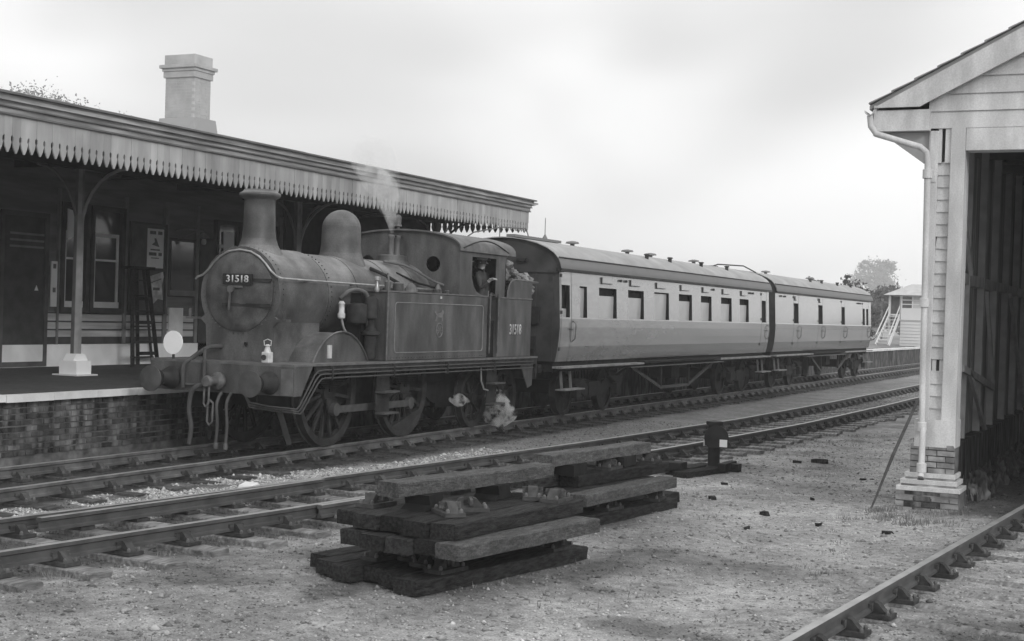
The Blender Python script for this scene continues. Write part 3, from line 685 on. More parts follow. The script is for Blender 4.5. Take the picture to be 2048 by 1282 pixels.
cp = MB().lathe([(.02, 17.57), (.13, 17.54), (.13, 17.5), (.07, 17.46), (.06, 17.3), (.09, 17.27), (.07, 17.22)], (0, c-.12+.12, 1.03), 0, 18).build('coupling_hook', 'dull_metal', loco, 30)
def link(cy_, z0, z1, hw, y_tilt, name='coupling_link'):
    MB().tube([(17.28, cy_-hw, z0), (17.27, cy_-hw+y_tilt, z1+.05), (17.27, cy_+y_tilt, z1), (17.28, cy_+hw+y_tilt, z1+.05), (17.29, cy_+hw, z0), (17.28, cy_, z0+.04), (17.28, cy_-hw, z0)], .016, 8).build(name, 'dull_metal', cp, True)
link(c+.02, 1.0, .66, .045, 0); link(c-.05, .72, .4, .05, 0)
def hose(pts, r=.028, name='brake_hose', mt='truss_grey'):
    P_ = [Vector(p) for p in pts]; o = []
    for i in range(len(P_)-1):
        p0, p1, p2, p3 = P_[max(i-1, 0)], P_[i], P_[i+1], P_[min(i+2, len(P_)-1)]
        for k in range(6):
            t_ = k/6; o.append(.5*((2*p1)+(-p0+p2)*t_+(2*p0-5*p1+4*p2-p3)*t_*t_+(-p0+3*p1-3*p2+p3)*t_**3))
    o.append(P_[-1]); return MB().tube(o, r, 10).build(name, mt, loco, True)
for dy in (0, -.17):
    hose([(17.45, c-.12+dy, .86), (17.36, c-.14+dy, .8), (17.3, c-.15+dy, .68), (17.3, c-.19+dy+.02, .42), (17.32, c-.2+dy+.06, .14)], .024)
    MB().lathe([(.035, .06), (.04, .09), (.035, .15)], (17.32, c-.2+dy+.06, 0), 2, 10).build('hose_coupling', 'dull_metal', loco, True)
hose([(17.5, c+.0, 1.05), (17.35, c+.1, .98), (17.3, c+.2, .95), (17.28, c+.29, .85), (17.28, c+.32, .6), (17.3, c+.29, .35), (17.3, c+.32, .1)], .036, 'vacuum_hose')
hose([(FX-.03, c+.3, 1.52), (17.75, c+.36, 1.5), (17.6, c+.55, 1.33), (17.53, c+.63, 1.22), (17.53, c+.63, .9)], .034, 'steam_pipe')
MB().tube([(17.55, c+.27, 1.5), (17.55, c+.27, .9)], .026, 8).tube([(17.55, c+.0, .95), (17.55, c+.65, .95)], .02, 8).build('upright_pipe', 'truss_grey', loco, True)
for s_ in (-1, 1): MB().bar((18.2, c+s_*.62, .6), (18.35, c+s_*.72, .09), .05, .09).build('guard_iron', 'loco_frame', loco)
# pipe run along the footplate edge
for k, (z, dx) in enumerate(((1.225, 0), (1.165, .05), (1.105, .1))):
    zz = .68-.035*k
    MB().tube([(17.66, c-.35, .9), (17.62, c-.5, zz+.06), (17.5+dx, c-.9, zz+.03), (17.5+dx, c-1.27, zz+.02), (17.66+dx, c-1.28, zz), (17.74+dx, c-1.28, zz+.05), (18.12+dx, c-1.28, z-.07), (18.22+dx, c-1.28, z-.01), (18.4, c-1.28, z), (26.1, c-1.28, z)], .012, 6).build('pipe', 'truss_grey', loco, True)
for x in (18.6, 20.5, 22.4, 24.3): MB().box(x-.02, x+.02, c-1.3, c-1.25, 1.07, 1.284).build('pipe_clip', 'loco_frame', loco)
# wheels
def wheel(x, y, r, ns, parent, out=-1, hub=.13, weight=None, mt='loco_frame'):
    m = MB(); n = 40; prof = [(r+.028, .045), (r+.028, .07), (r, .062), (r-.004, -.06), (r-.07, -.06), (r-.12, -.04), (r-.12, .045)]
    vs = []; fs = []
    for k in range(n):
        a = 2*PI*k/n
        for (rr, t_) in prof: vs.append((x+math.cos(a)*rr, y-out*t_, r+math.sin(a)*rr))
    q = len(prof)
    for k in range(n):
        for e in range(q): fs.append((k*q+e, k*q+(e+1) % q, ((k+1) % n)*q+(e+1) % q, ((k+1) % n)*q+e))
    m.add(vs, fs); w_ = m.build('wheel', mt, parent, 30)
    MB().lathe([(hub, -.08), (hub, .08)], (x, y, r), 1, 20).build('hub', mt, w_, 30)
    sp = MB(); 
    a0 = random.uniform(0, 1)
    sp.bar((hub*.8, 0, 0), (r-.1, 0, 0), .045, .05); spm = sp.mesh('spoke', mt)
    for k in range(ns):
        o = inst('spoke', spm, w_, (x, y, r), rot=(0, a0+2*PI*k/ns, 0))
    if weight is not None:
        pp = [(x+math.cos(weight+a)*(r-.11), r+math.sin(weight+a)*(r-.11)) for a in np.linspace(-.75, .75, 9)]
        MB().prism(pp, 1, y-.05, y+.04).build('balance_weight', mt, w_)
    return w_
for (x, r_, ns, wt) in ((19.3, .838, 16, 1.9), (21.72, .838, 16, -1.3), (24.44, .546, 9, None), (25.84, .546, 9, None)):
    for (y, o_) in ((0, -1), (1.5, 1)): wheel(x, y, r_, ns, loco, o_, .17 if r_ > .6 else .11, wt)
    MB().lathe([(.07, 0.05), (.07, 1.45)], (x, 0, r_), 1, 12).build('axle', 'loco_frame', loco)
px_, pz_ = .02, -.26
rod = MB().bar((19.3+px_, -.16, .838+pz_), (21.72+px_, -.16, .838+pz_), .05, .11).build('coupling_rod', 'truss_grey', loco)
for x in (19.3, 21.72):
    MB().lathe([(.1, -.2), (.1, -.12)], (x+px_, 0, .838+pz_), 1, 16).build('rod_end', 'truss_grey', rod)
    MB().prism([(x-.15, .75), (x+.15, .75), (x+px_+.1, .5), (x+px_-.1, .5)], 1, -.115, -.085).build('crank', 'loco_frame', loco)
for x in (19.3, 21.72):                                     # springs under the footplate
    sm = MB()
    for k in range(5): sm.box(x-.42+.06*k, x+.42-.06*k, -.1, -.02, 1.02-.03*k, 1.045-.03*k)
    sm.box(x-.04, x+.04, -.1, -.02, .85, 1.16); sm.build('leaf_spring', 'loco_dark', loco)
# splashers
def splasher(xc, x0, x1):
    pts = [(xc+math.cos(a)*.93, .838+math.sin(a)*.93) for a in np.linspace(.53, PI-.53, 20)]
    o = MB().prism(pts, 1, c-1.0, c-.45).build('splasher', 'loco_plate', loco)
    m = MB(); vs = [];
    rim = [(xc+math.cos(a)*.945, .838+math.sin(a)*.945) for a in np.linspace(.53, PI-.53, 20)]
    m.tube([(p[0], c-1.01, p[1]) for p in rim], .018, 6).build('beading', 'loco_plate', o)
    MB().prism(pts, 1, c+.45, c+1.0).build('splasher', 'loco_plate', loco)
    return o
spl = splasher(19.3, 0, 0)
MB().box(18.9, 19.0, c-1.025, c-1.001, 1.38, 1.58).build('label_plate', 'white_number', spl)
# side tanks
TY = c-1.2
for s_ in (-1, 1):
    ya, yb = (c-1.2, c-.62) if s_ < 0 else (c+.62, c+1.2)
    tk = MB().box(20.36, 24.13, ya, yb, 1.319, 2.43).build('side_tank', 'loco_plate', loco, bevel=.02)
    m = MB(); m.box(20.33, 24.15, ya-.012, yb, 2.431, 2.455); m.build('beading', 'loco_pale', tk)
    if s_ < 0:
        m = MB(); pts = []
        x0, x1, z0, z1, rr = 20.62, 23.93, 1.45, 2.27, .07
        for (cx_, cz_, a0) in ((x1-rr, z1-rr, 0), (x0+rr, z1-rr, 90), (x0+rr, z0+rr, 180), (x1-rr, z0+rr, 270)):
            for k in range(5): a = math.radians(a0+k*22.5); pts.append((cx_+math.cos(a)*rr, TY-.004, cz_+math.sin(a)*rr))
        pts.append(pts[0]); m.tube(pts, .009, 4, False).build('lining', 'lining', tk)
        # faded crest: a beast over a spoked wheel
        m = MB(); wx, wz = 22.2, 1.82
        m.tube([(wx+math.cos(a)*.12, TY-.003, wz+math.sin(a)*.12) for a in np.linspace(0, 2*PI, 21)], .012, 4, False)
        for k in range(4): a = PI*k/4; m.bar((wx-math.cos(a)*.12, TY-.003, wz-math.sin(a)*.12), (wx+math.cos(a)*.12, TY-.003, wz+math.sin(a)*.12), .01, .012)
        m.prism([(wx-.17, wz+.15), (wx-.1, wz+.16), (wx-.08, wz+.22), (wx+.06, wz+.22), (wx+.07, wz+.15), (wx+.12, wz+.16), (wx+.11, wz+.26), (wx+.16, wz+.31), (wx+.1, wz+.36), (wx+.04, wz+.3), (wx-.1, wz+.28), (wx-.16, wz+.34), (wx-.19, wz+.3), (wx-.12, wz+.25)], 1, TY-.008, TY-.001)
        m.build('crest', 'crest_paint', tk)
        m = MB(); m.tube([(20.33, TY-.03, 1.32), (20.33, TY-.03, 2.62), (20.4, TY+.02, 2.72), (20.55, TY+.12, 2.72)], .016, 8).build('handrail', 'dull_metal', loco, True)
        MB().box(22.2, 22.26, TY-.012, TY-.001, 2.36, 2.4).build('rivet_plate', 'white_number', tk)
# gear on the tank top
ck = MB().lathe([(.16, 2.45), (.15, 2.5), (.05, 2.56)], (21.1, c-.86, 0), 2, 16).build('tank_filler', 'loco_plate', loco, True)
for (x, y, r_, z) in ((20.8, c-.95, .05, 2.62), (20.98, c-1.05, .09, 2.6), (21.15, c-1.0, .06, 2.56), (22.6, c-.95, .05, 2.54), (22.85, c-1.0, .05, 2.52), (23.02, c-.95, .035, 2.62)):
    MB().lathe([(r_, 2.45), (r_, z-.02), (r_*.5, z)], (x, y, 0), 2, 12).build('valve', 'loco_plate', loco, True)
tube_c = MB()
tube_c.tube([(21.8, c-.3, 2.97), (22.3, c-.42, 2.93), (22.5, c-.52, 2.86), (22.75, c-.75, 2.68), (22.95, c-.9, 2.6)], .022, 8)
tube_c.build('pipe', 'loco_pale', loco, True)
MB().tube([(21.9, c-.5, 2.78), (22.4, c-.66, 2.62), (22.9, c-.85, 2.54)], .018, 8).build('pipe', 'loco_dark', loco, True)
MB().tube([(21.0, c-.5, 2.82), (21.3, c-.62, 2.72), (21.6, c-.75, 2.58)], .03, 8).build('pipe', 'loco_frame', loco, True)
for (x, y, z, s_) in ((23.15, TY+.35, 2.6, .1), (22.7, TY+.3, 2.54, .07), (21.7, TY+.3, 2.53, .12)):
    tag_ = MB().lathe([(s_, z-.12), (s_*.9, z-.02), (s_*.5, z+.05), (s_*.2, z+.08)], (x, y, 0), 2, 12).build('valve_cover', 'dull_metal', loco, True)
# pump, reservoirs and lubricator in front of the tank
MB().lathe([(.02, 1.9), (.15, 1.92), (.16, 1.94), (.16, 2.2), (.15, 2.22), (.06, 2.24)], (20.02, c-.85, 0), 2, 20).build('brake_cylinder', 'loco_frame', loco, 40)
hose([(19.75, c-.69, 2.3), (19.85, c-.8, 2.42), (20.0, c-.88, 2.44), (20.15, c-.95, 2.35), (20.17, c-.95, 2.05), (20.2, c-.95, 1.85)], .035, 'exhaust_pipe', 'loco_plate')
pm = MB().lathe([(.06, 1.33), (.09, 1.36), (.1, 1.38), (.1, 1.72), (.15, 1.74), (.15, 1.79), (.1, 1.8), (.05, 1.9), (.05, 1.98), (.11, 2.0), (.11, 2.3), (.09, 2.33), (.03, 2.35)], (20.2, c-1.0, 0), 2, 20).build('air_pump', 'loco_frame', loco, 40)
MB().lathe([(.03, 2.42), (.045, 2.46), (.03, 2.52), (.02, 2.6), (.055, 2.61), (.055, 2.66), (.02, 2.67)], (20.28, c-1.05, 0), 2, 12).build('lubricator', 'bright_metal', pm, True)
lb = MB().lathe([(.04, 1.98), (.06, 2.0), (.06, 2.06), (.045, 2.08), (.045, 2.2), (.055, 2.22), (.03, 2.26)], (19.62, c-.8, 0), 2, 12).build('clack_valve', 'white_lamp', loco, True)
hose([(19.62, c-.8, 2.0), (19.66, c-.82, 1.85), (19.72, c-.86, 1.72), (19.74, c-.88, 1.6)], .02, 'feed_pipe', 'bright_metal')
MB().box(20.1, 20.32, c-.86, c-.6, 1.32, 2.4).build('tank_front_box', 'loco_dark', loco)
# steps
for (x, zs) in ((20.15, (.48, .82)), (24.25, (.45, .83))):
    MB().box(x+.0, x+.42, c-1.17, c-1.15, .42, 1.28).build('step_plate', 'loco_frame', loco)
    for z in zs: MB().box(x-.02, x+.46, c-1.34, c-1.16, z, z+.03).build('step', 'truss_grey', loco)
MB().tube([(23.95, TY+.02, 1.2), (23.9, TY-.02, .9), (24.0, TY-.03, .75), (24.2, TY-.02, .72)], .015, 6).build('pipe', 'bright_metal', loco, True)
# cab
arc = lambda n=17, z0=3.24, rise=.34, hw=1.2: [(c-hw*math.cos(PI*k/(n-1)), z0+rise*math.sin(PI*k/(n-1))**.8) for k in range(n)]
cab = MB()
rt = [(y, z) for y, z in arc()]
# spectacle plate with two round holes: built as a ring of quads via bmesh boolean-free grid
def plate_with_holes(x, outline, holes, name, parent, mt):
    cu = bpy.data.curves.new(name, 'CURVE'); cu.dimensions = '2D'; cu.fill_mode = 'BOTH'; cu.extrude = .008
    def spl_(pts):
        s_ = cu.splines.new('POLY'); s_.points.add(len(pts)-1)
        for k, p in enumerate(pts): s_.points[k].co = (p[0], p[1], 0, 1)
        s_.use_cyclic_u = True
    spl_(outline)
    for (hy, hz, hr_) in holes: spl_([(hy+math.cos(a)*hr_, hz+math.sin(a)*hr_) for a in np.linspace(0, 2*PI, 25)[:-1]])
    t_ = bpy.data.objects.new(name, cu); COL.objects.link(t_); bpy.context.view_layer.update()
    me = bpy.data.meshes.new_from_object(t_.evaluated_get(bpy.context.evaluated_depsgraph_get())); bpy.data.objects.remove(t_); me.name = name
    og = org(parent)
    for v in me.vertices: v.co = Vector((x+v.co.z, v.co.x, v.co.y))-og
    me.materials.clear(); me.materials.append(MATS[mt]); o = bpy.data.objects.new(name, me); COL.objects.link(o); o.parent = parent; return o
ol = [(c-1.2, 2.44)]+rt+[(c+1.2, 2.44)]
cabf = plate_with_holes(22.93, ol, ((c-.67, 2.98, .14), (c+.67, 2.98, .14)), 'cab_front', loco, 'loco_plate')
for s_ in (-1, 1):
    MB().tube([(22.918, c+s_*.67+math.cos(a)*.15, 2.98+math.sin(a)*.15) for a in np.linspace(0, 2*PI, 25)], .014, 6).build('window_rim', 'loco_pale', cabf, True)
    MB().prism([(c+s_*.67+math.cos(a)*.145, 2.98+math.sin(a)*.145) for a in np.linspace(0, 2*PI, 25)[:-1]], 0, 22.919, 22.921).build('pane', 'glare_pane', cabf)
cabr = plate_with_holes(24.86, ol, ((c-.6, 2.98, .17), (c+.6, 2.98, .17)), 'cab_back', loco, 'loco_dark')
cs = MB()
for s_ in (-1, 1):
    y0, y1 = (c-1.2, c-1.188) if s_ < 0 else (c+1.188, c+1.2)
    cs = MB(); cs.box(22.94, 23.42, y0, y1, 2.44, 3.24)
    cs.prism([(23.42, 2.44), (23.42, 2.78), (23.5, 2.62), (23.62, 2.52), (23.8, 2.47), (24.1, 2.44)], 1, y0, y1)
    cs.prism([(24.44, 2.44), (24.44, 3.24), (24.98, 3.24), (24.87, 3.16), (24.84, 3.05), (24.84, 2.44)], 1, y0, y1)
    cs.box(23.42, 24.44, y0, y1, 3.14, 3.24).build('cab_side', 'loco_plate', loco)
rf = MB(); A = arc(25, 3.25, .35, 1.24); pts = A+[(y, z-.03) for y, z in A[::-1]]
pts = [(y, z) for y, z in A]+[(y, z-.035) for y, z in A[::-1]]
n_ = len(A); vs = []; fs = []
for x in (22.86, 25.22):
    for (y, z) in A: vs.append((x, y, z))
    for (y, z) in A: vs.append((x, y, z-.03))
for k in range(n_-1):
    a = k; b = k+1; fs += [(a, b, 2*n_+b, 2*n_+a), (n_+a, 3*n_+a, 3*n_+b, n_+b), (a, n_+a, n_+b, b), (2*n_+a, 2*n_+b, 3*n_+b, 3*n_+a)]
fs += [(0, 2*n_, 3*n_, n_), (n_-1, 2*n_-1, 4*n_-1, 3*n_-1)]
rf.add(vs, fs); rfo = rf.build('cab_roof', 'loco_pale', loco, 30)
MB().tube([(22.98+(24.9-22.98)*k/12, c-1.235+.0*k, 3.27+.17*math.sin(PI*k/12)) for k in range(13)], .014, 6).build('rain_strip', 'loco_frame', rfo, True)
ws = MB().lathe([(.03, 3.55), (.03, 3.64), (.07, 3.65), (.05, 3.7), (.055, 3.8), (.05, 3.83), (.015, 3.86)], (23.0, c+.1, 0), 2, 12).build('whistle', 'dull_metal', loco, True)
MB().box(23.4, 24.2, c-.5, c+.5, 2.44, 2.95).build('firebox_backhead', 'loco_dark', loco)
MB().box(22.95, 24.85, c-1.1, c+1.1, 1.4, 1.45).build('cab_floor', 'loco_dark', loco)
# door gap and bunker
MB().box(24.15, 24.54, TY+.06, TY+.08, 1.32, 2.0).build('cab_door', 'loco_dark', loco)
for x in (24.17, 24.53): MB().tube([(x, TY-.03, 1.4), (x, TY-.03, 2.5)], .016, 8).build('handrail', 'dull_metal', loco, True)
bk = MB().box(24.56, 26.13, c-1.2, c+1.2, 1.319, 2.42).build('bunker', 'loco_plate', loco, bevel=.015)
MB().box(24.55, 26.15, c-1.212, c+1.212, 2.421, 2.445).build('beading', 'loco_pale', bk)
for s_ in (-1, 1):
    y0, y1 = (c-1.19, c-1.17) if s_ < 0 else (c+1.17, c+1.19)
    MB().prism([(24.98, 2.446), (25.0, 2.56), (25.07, 2.68), (25.18, 2.76), (25.34, 2.79), (26.46, 2.775), (26.46, 2.755), (26.16, 2.74), (26.13, 2.446)], 1, y0, y1).build('bunker_rail', 'loco_plate', bk)
    MB().tube([(24.98, y0, 2.45), (25.0, y0, 2.56), (25.07, y0, 2.68), (25.18, y0, 2.76), (25.34, y0, 2.79), (26.42, y0, 2.77)], .014, 6).build('beading', 'loco_pale', bk, True)
MB().bar((26.16, c-1.18, 2.446), (26.16, c+1.18, 2.446), .02, .02).prism([(26.13, 2.43), (26.15, 2.43), (26.18, 2.74), (26.46, 2.75), (26.46, 2.77), (26.13, 2.77)], 1, c-1.17, c+1.17).build('bunker_back', 'loco_plate', bk)
text_part('31518', 'number', 'white_number', bk, (25.38, TY-.001, 1.83), (1, 0, 0), (0, 0, 1), .2, .8, .005, .012)
MB().box(26.3, 26.36, c-1.25, c+1.25, .88, 1.284).build('rear_buffer_beam', 'loco_frame', loco)
for s_ in (-1, 1): MB().lathe([(.14, 26.36), (.1, 26.5), (.06, 26.52), (.06, 26.7), (.19, 26.71), (.19, 26.74)], (0, c+s_*.87, 1.04), 0, 20).build('buffer', 'loco_frame', loco, 30)
MB().prism([(25.6, 1.28), (26.3, 1.28), (26.25, .75), (26.05, .7)], 1, c-1.2, c-1.18).build('rear_gusset', 'loco_plate', loco)

# crew figure in the cab
mat('work_clothes', .05, .09, 8, .9, spec=.1); mat('skin', .42, .48, 8, .6); mat('cap_cloth', .35, .45, 8, .8); mat('eye', .03, .03, 3, .3)
PX, PY, PZ = 24.53, -.13, 1.452
pj = {'pelvis': (PX, PY, PZ+.92, .15), 'waist': (PX-.01, PY, PZ+1.08, .145), 'chest': (PX-.03, PY, PZ+1.32, .165), 'neckb': (PX-.05, PY, PZ+1.46, .075), 'neck': (PX-.06, PY-.01, PZ+1.52, .056), 'head': (PX-.07, PY-.02, PZ+1.61, .088), 'crown': (PX-.065, PY-.02, PZ+1.69, .082)}
edges = [('pelvis', 'waist'), ('waist', 'chest'), ('chest', 'neckb'), ('neckb', 'neck'), ('neck', 'head'), ('head', 'crown')]
for k, s_ in (('r', 1), ('l', -1)):
    pj.update({'sh'+k: (PX-.03+s_*.19, PY-.0, PZ+1.4, .066), 'hip'+k: (PX+s_*.1, PY, PZ+.86, .095), 'kn'+k: (PX+s_*.11, PY-.02, PZ+.46, .062), 'an'+k: (PX+s_*.11, PY+.02, PZ+.08, .042), 'to'+k: (PX+s_*.13, PY-.16, PZ+.04, .036)})
    edges += [('chest', 'sh'+k), ('pelvis', 'hip'+k), ('hip'+k, 'kn'+k), ('kn'+k, 'an'+k), ('an'+k, 'to'+k)]
pj.update({'elr': (PX+.23, PY+.02, PZ+1.14, .046), 'wrr': (PX+.12, PY-.17, PZ+1.02, .03), 'ell': (PX-.27, PY-.1, PZ+1.14, .046), 'wrl': (PX-.24, PY-.27, PZ+1.3, .03)})
edges += [('shr', 'elr'), ('elr', 'wrr'), ('shl', 'ell'), ('ell', 'wrl')]
for k, d in (('r', Vector((-.7, -.3, .1))), ('l', Vector((-.3, -.9, .25)))):
    w0 = Vector(pj['wr'+k][:3]); d.normalize(); sdv = d.cross(Vector((0, 0, 1))).normalized(); pm = w0+d*.06; pj['pa'+k] = (*pm, .034); edges.append(('wr'+k, 'pa'+k))
    for q in range(4):
        off = (q-1.5)*.021; ln = (.062, .07, .066, .052)[q]; a = pm+sdv*off+d*.035; b = a+d*ln*.55+Vector((0, 0, -.012)); e = b+d*ln*.4+Vector((0, 0, -.03))
        for nm, v in (('a', a), ('b', b), ('e', e)): pj['f%s%d%s' % (k, q, nm)] = (*v, .0095)
        edges += [('pa'+k, 'f%s%da' % (k, q)), ('f%s%da' % (k, q), 'f%s%db' % (k, q)), ('f%s%db' % (k, q), 'f%s%de' % (k, q))]
    a = w0+d*.03+sdv*.04; b = a+d*.035+sdv*.02; pj['t%sa' % k] = (*a, .011); pj['t%sb' % k] = (*b, .0095); edges += [('wr'+k, 't%sa' % k), ('t%sa' % k, 't%sb' % k)]
nmz = list(pj); base = Vector((PX, PY, PZ))
pt = thing('person', 'railwayman in dark work clothes and a pale cap standing inside the locomotive cab', 'person', base)
me = bpy.data.meshes.new('body'); me.from_pydata([Vector(pj[k][:3])-base for k in nmz], [(nmz.index(a), nmz.index(b)) for a, b in edges], [])
bo = bpy.data.objects.new('body', me); COL.objects.link(bo); bo.parent = pt
sk = bo.modifiers.new('skin', 'SKIN')
for k, nme in enumerate(nmz):
    q = me.skin_vertices[0].data[k]; q.radius = (pj[nme][3], pj[nme][3]); q.use_root = nme == 'pelvis'
sub = bo.modifiers.new('subdivision', 'SUBSURF'); sub.levels = 1; sub.render_levels = 1
bpy.context.view_layer.update(); dg = bpy.context.evaluated_depsgraph_get(); m2 = bpy.data.meshes.new_from_object(bo.evaluated_get(dg)); bo.modifiers.clear(); bo.data = m2; m2.name = 'body'
m2.materials.clear(); m2.materials.append(MATS['work_clothes']); m2.materials.append(MATS['skin'])
for p in m2.polygons:
    cc = p.center; p.use_smooth = True
    hand = min((cc+base-Vector(pj['par'][:3])).length, (cc+base-Vector(pj['pal'][:3])).length) < .1
    p.material_index = 1 if (cc.z > 1.495 or hand) else 0
hx, hy, hz_ = PX-.07, PY-.02, PZ+1.62
MB().prism([(hy-.085, hz_+.02), (hy-.085, hz_-.02), (hy-.122, hz_-.022)], 0, hx-.013, hx+.013).build('nose', 'skin', pt, True)
for s_ in (-1, 1):
    MB().lathe([(.004, -.008), (.011, 0), (.004, .006)], (hx+s_*.033, hy-.083, hz_+.022), 1, 8).build('eye', 'eye', pt)
    MB().lathe([(.012, -.01), (.026, 0), (.012, .01)], (hx+s_*.088, hy, hz_), 0, 10).build('ear', 'skin', pt, True)
MB().box(hx-.024, hx+.024, hy-.092, hy-.08, hz_-.056, hz_-.047).build('mouth', 'print_dark', pt)
MB().lathe([(.095, hz_+.045), (.1, hz_+.07), (.118, hz_+.11), (.105, hz_+.135), (.04, hz_+.145)], (hx, hy, 0), 2, 20).prism([(hx-.07, hy-.07), (hx+.07, hy-.07), (hx+.055, hy-.15), (hx-.055, hy-.15)], 2, hz_+.048, hz_+.058).build('cap', 'cap_cloth', pt, True)
MB().lathe([(.1, hz_-.03), (.101, hz_+.05)], (hx, hy+.014, 0), 2, 16).build('hair', 'print_dark', pt, True)

# coal in the bunker
cm = []
for s_ in range(4):
    bm = bmesh.new(); bmesh.ops.create_icosphere(bm, subdivisions=1, radius=1)
    for v in bm.verts: v.co *= random.uniform(.65, 1.15)
    me = bpy.data.meshes.new('coal_lump'); bm.to_mesh(me); bm.free(); me.materials.append(MATS['coal']); cm.append(me)
cl = MB(); bmv = []
for k in range(700):
    x = random.uniform(24.95, 26.4); y = c+random.uniform(-1.13, 1.1)
    hgt = 2.8+.3*math.exp(-((x-25.2)/.38)**2)+.1*math.exp(-((x-25.8)/.4)**2)
    z = hgt-.3*random.random()**1.5; r_ = random.uniform(.04, .12); me = random.choice(cm); a = Matrix.Rotation(random.uniform(0, 6), 3, Vector((random.random(), random.random(), 1)).normalized())
    cl.add([a @ v.co*r_+Vector((x, y, z)) for v in me.vertices], [tuple(p.vertices) for p in me.polygons])
co = cl.build('coal', 'coal', None); tag(co, 'heap of coal piled high in the locomotive bunker', 'coal', kind='stuff')
# headlamp and headcode disc stand on the locomotive
t = thing('headlamp', 'small white oil lamp standing on the front platform of the locomotive', 'lamp', (17.72, .04, 1.32))
MB().box(17.66, 17.78, -.03, .1, 1.32, 1.48).build('lamp_body', 'white_lamp', t, bevel=.015)
MB().lathe([(.055, 1.48), (.04, 1.53), (.03, 1.56), (.045, 1.57), (.02, 1.59)], (17.72, .035, 0), 2, 12).build('lamp_chimney', 'white_lamp', t, True)
MB().lathe([(.035, 17.655), (.04, 17.64), (.04, 17.66)], (0, .05, 1.4), 0, 14).build('lens', 'lamp_lens', t)
MB().tube([(17.72, -.02, 1.57), (17.72, -.03, 1.64), (17.72, .035, 1.665), (17.72, .1, 1.64), (17.72, .09, 1.57)], .007, 6).build('lamp_handle', 'white_lamp', t)
t = thing('headcode_disc', 'round white disc on the front of the locomotive near the platform', 'disc', (17.6, 1.78, 1.32))
q = Vector((17.58, 1.62, 1.56))
MB().lathe([(.175, 17.575), (.175, 17.59)], (0, q.y, q.z), 0, 40).build('disc', 'white_enamel', t)
MB().box(17.592, 17.605, q.y-.02, q.y+.02, 1.3, 1.5).build('stem', 'loco_frame', t)

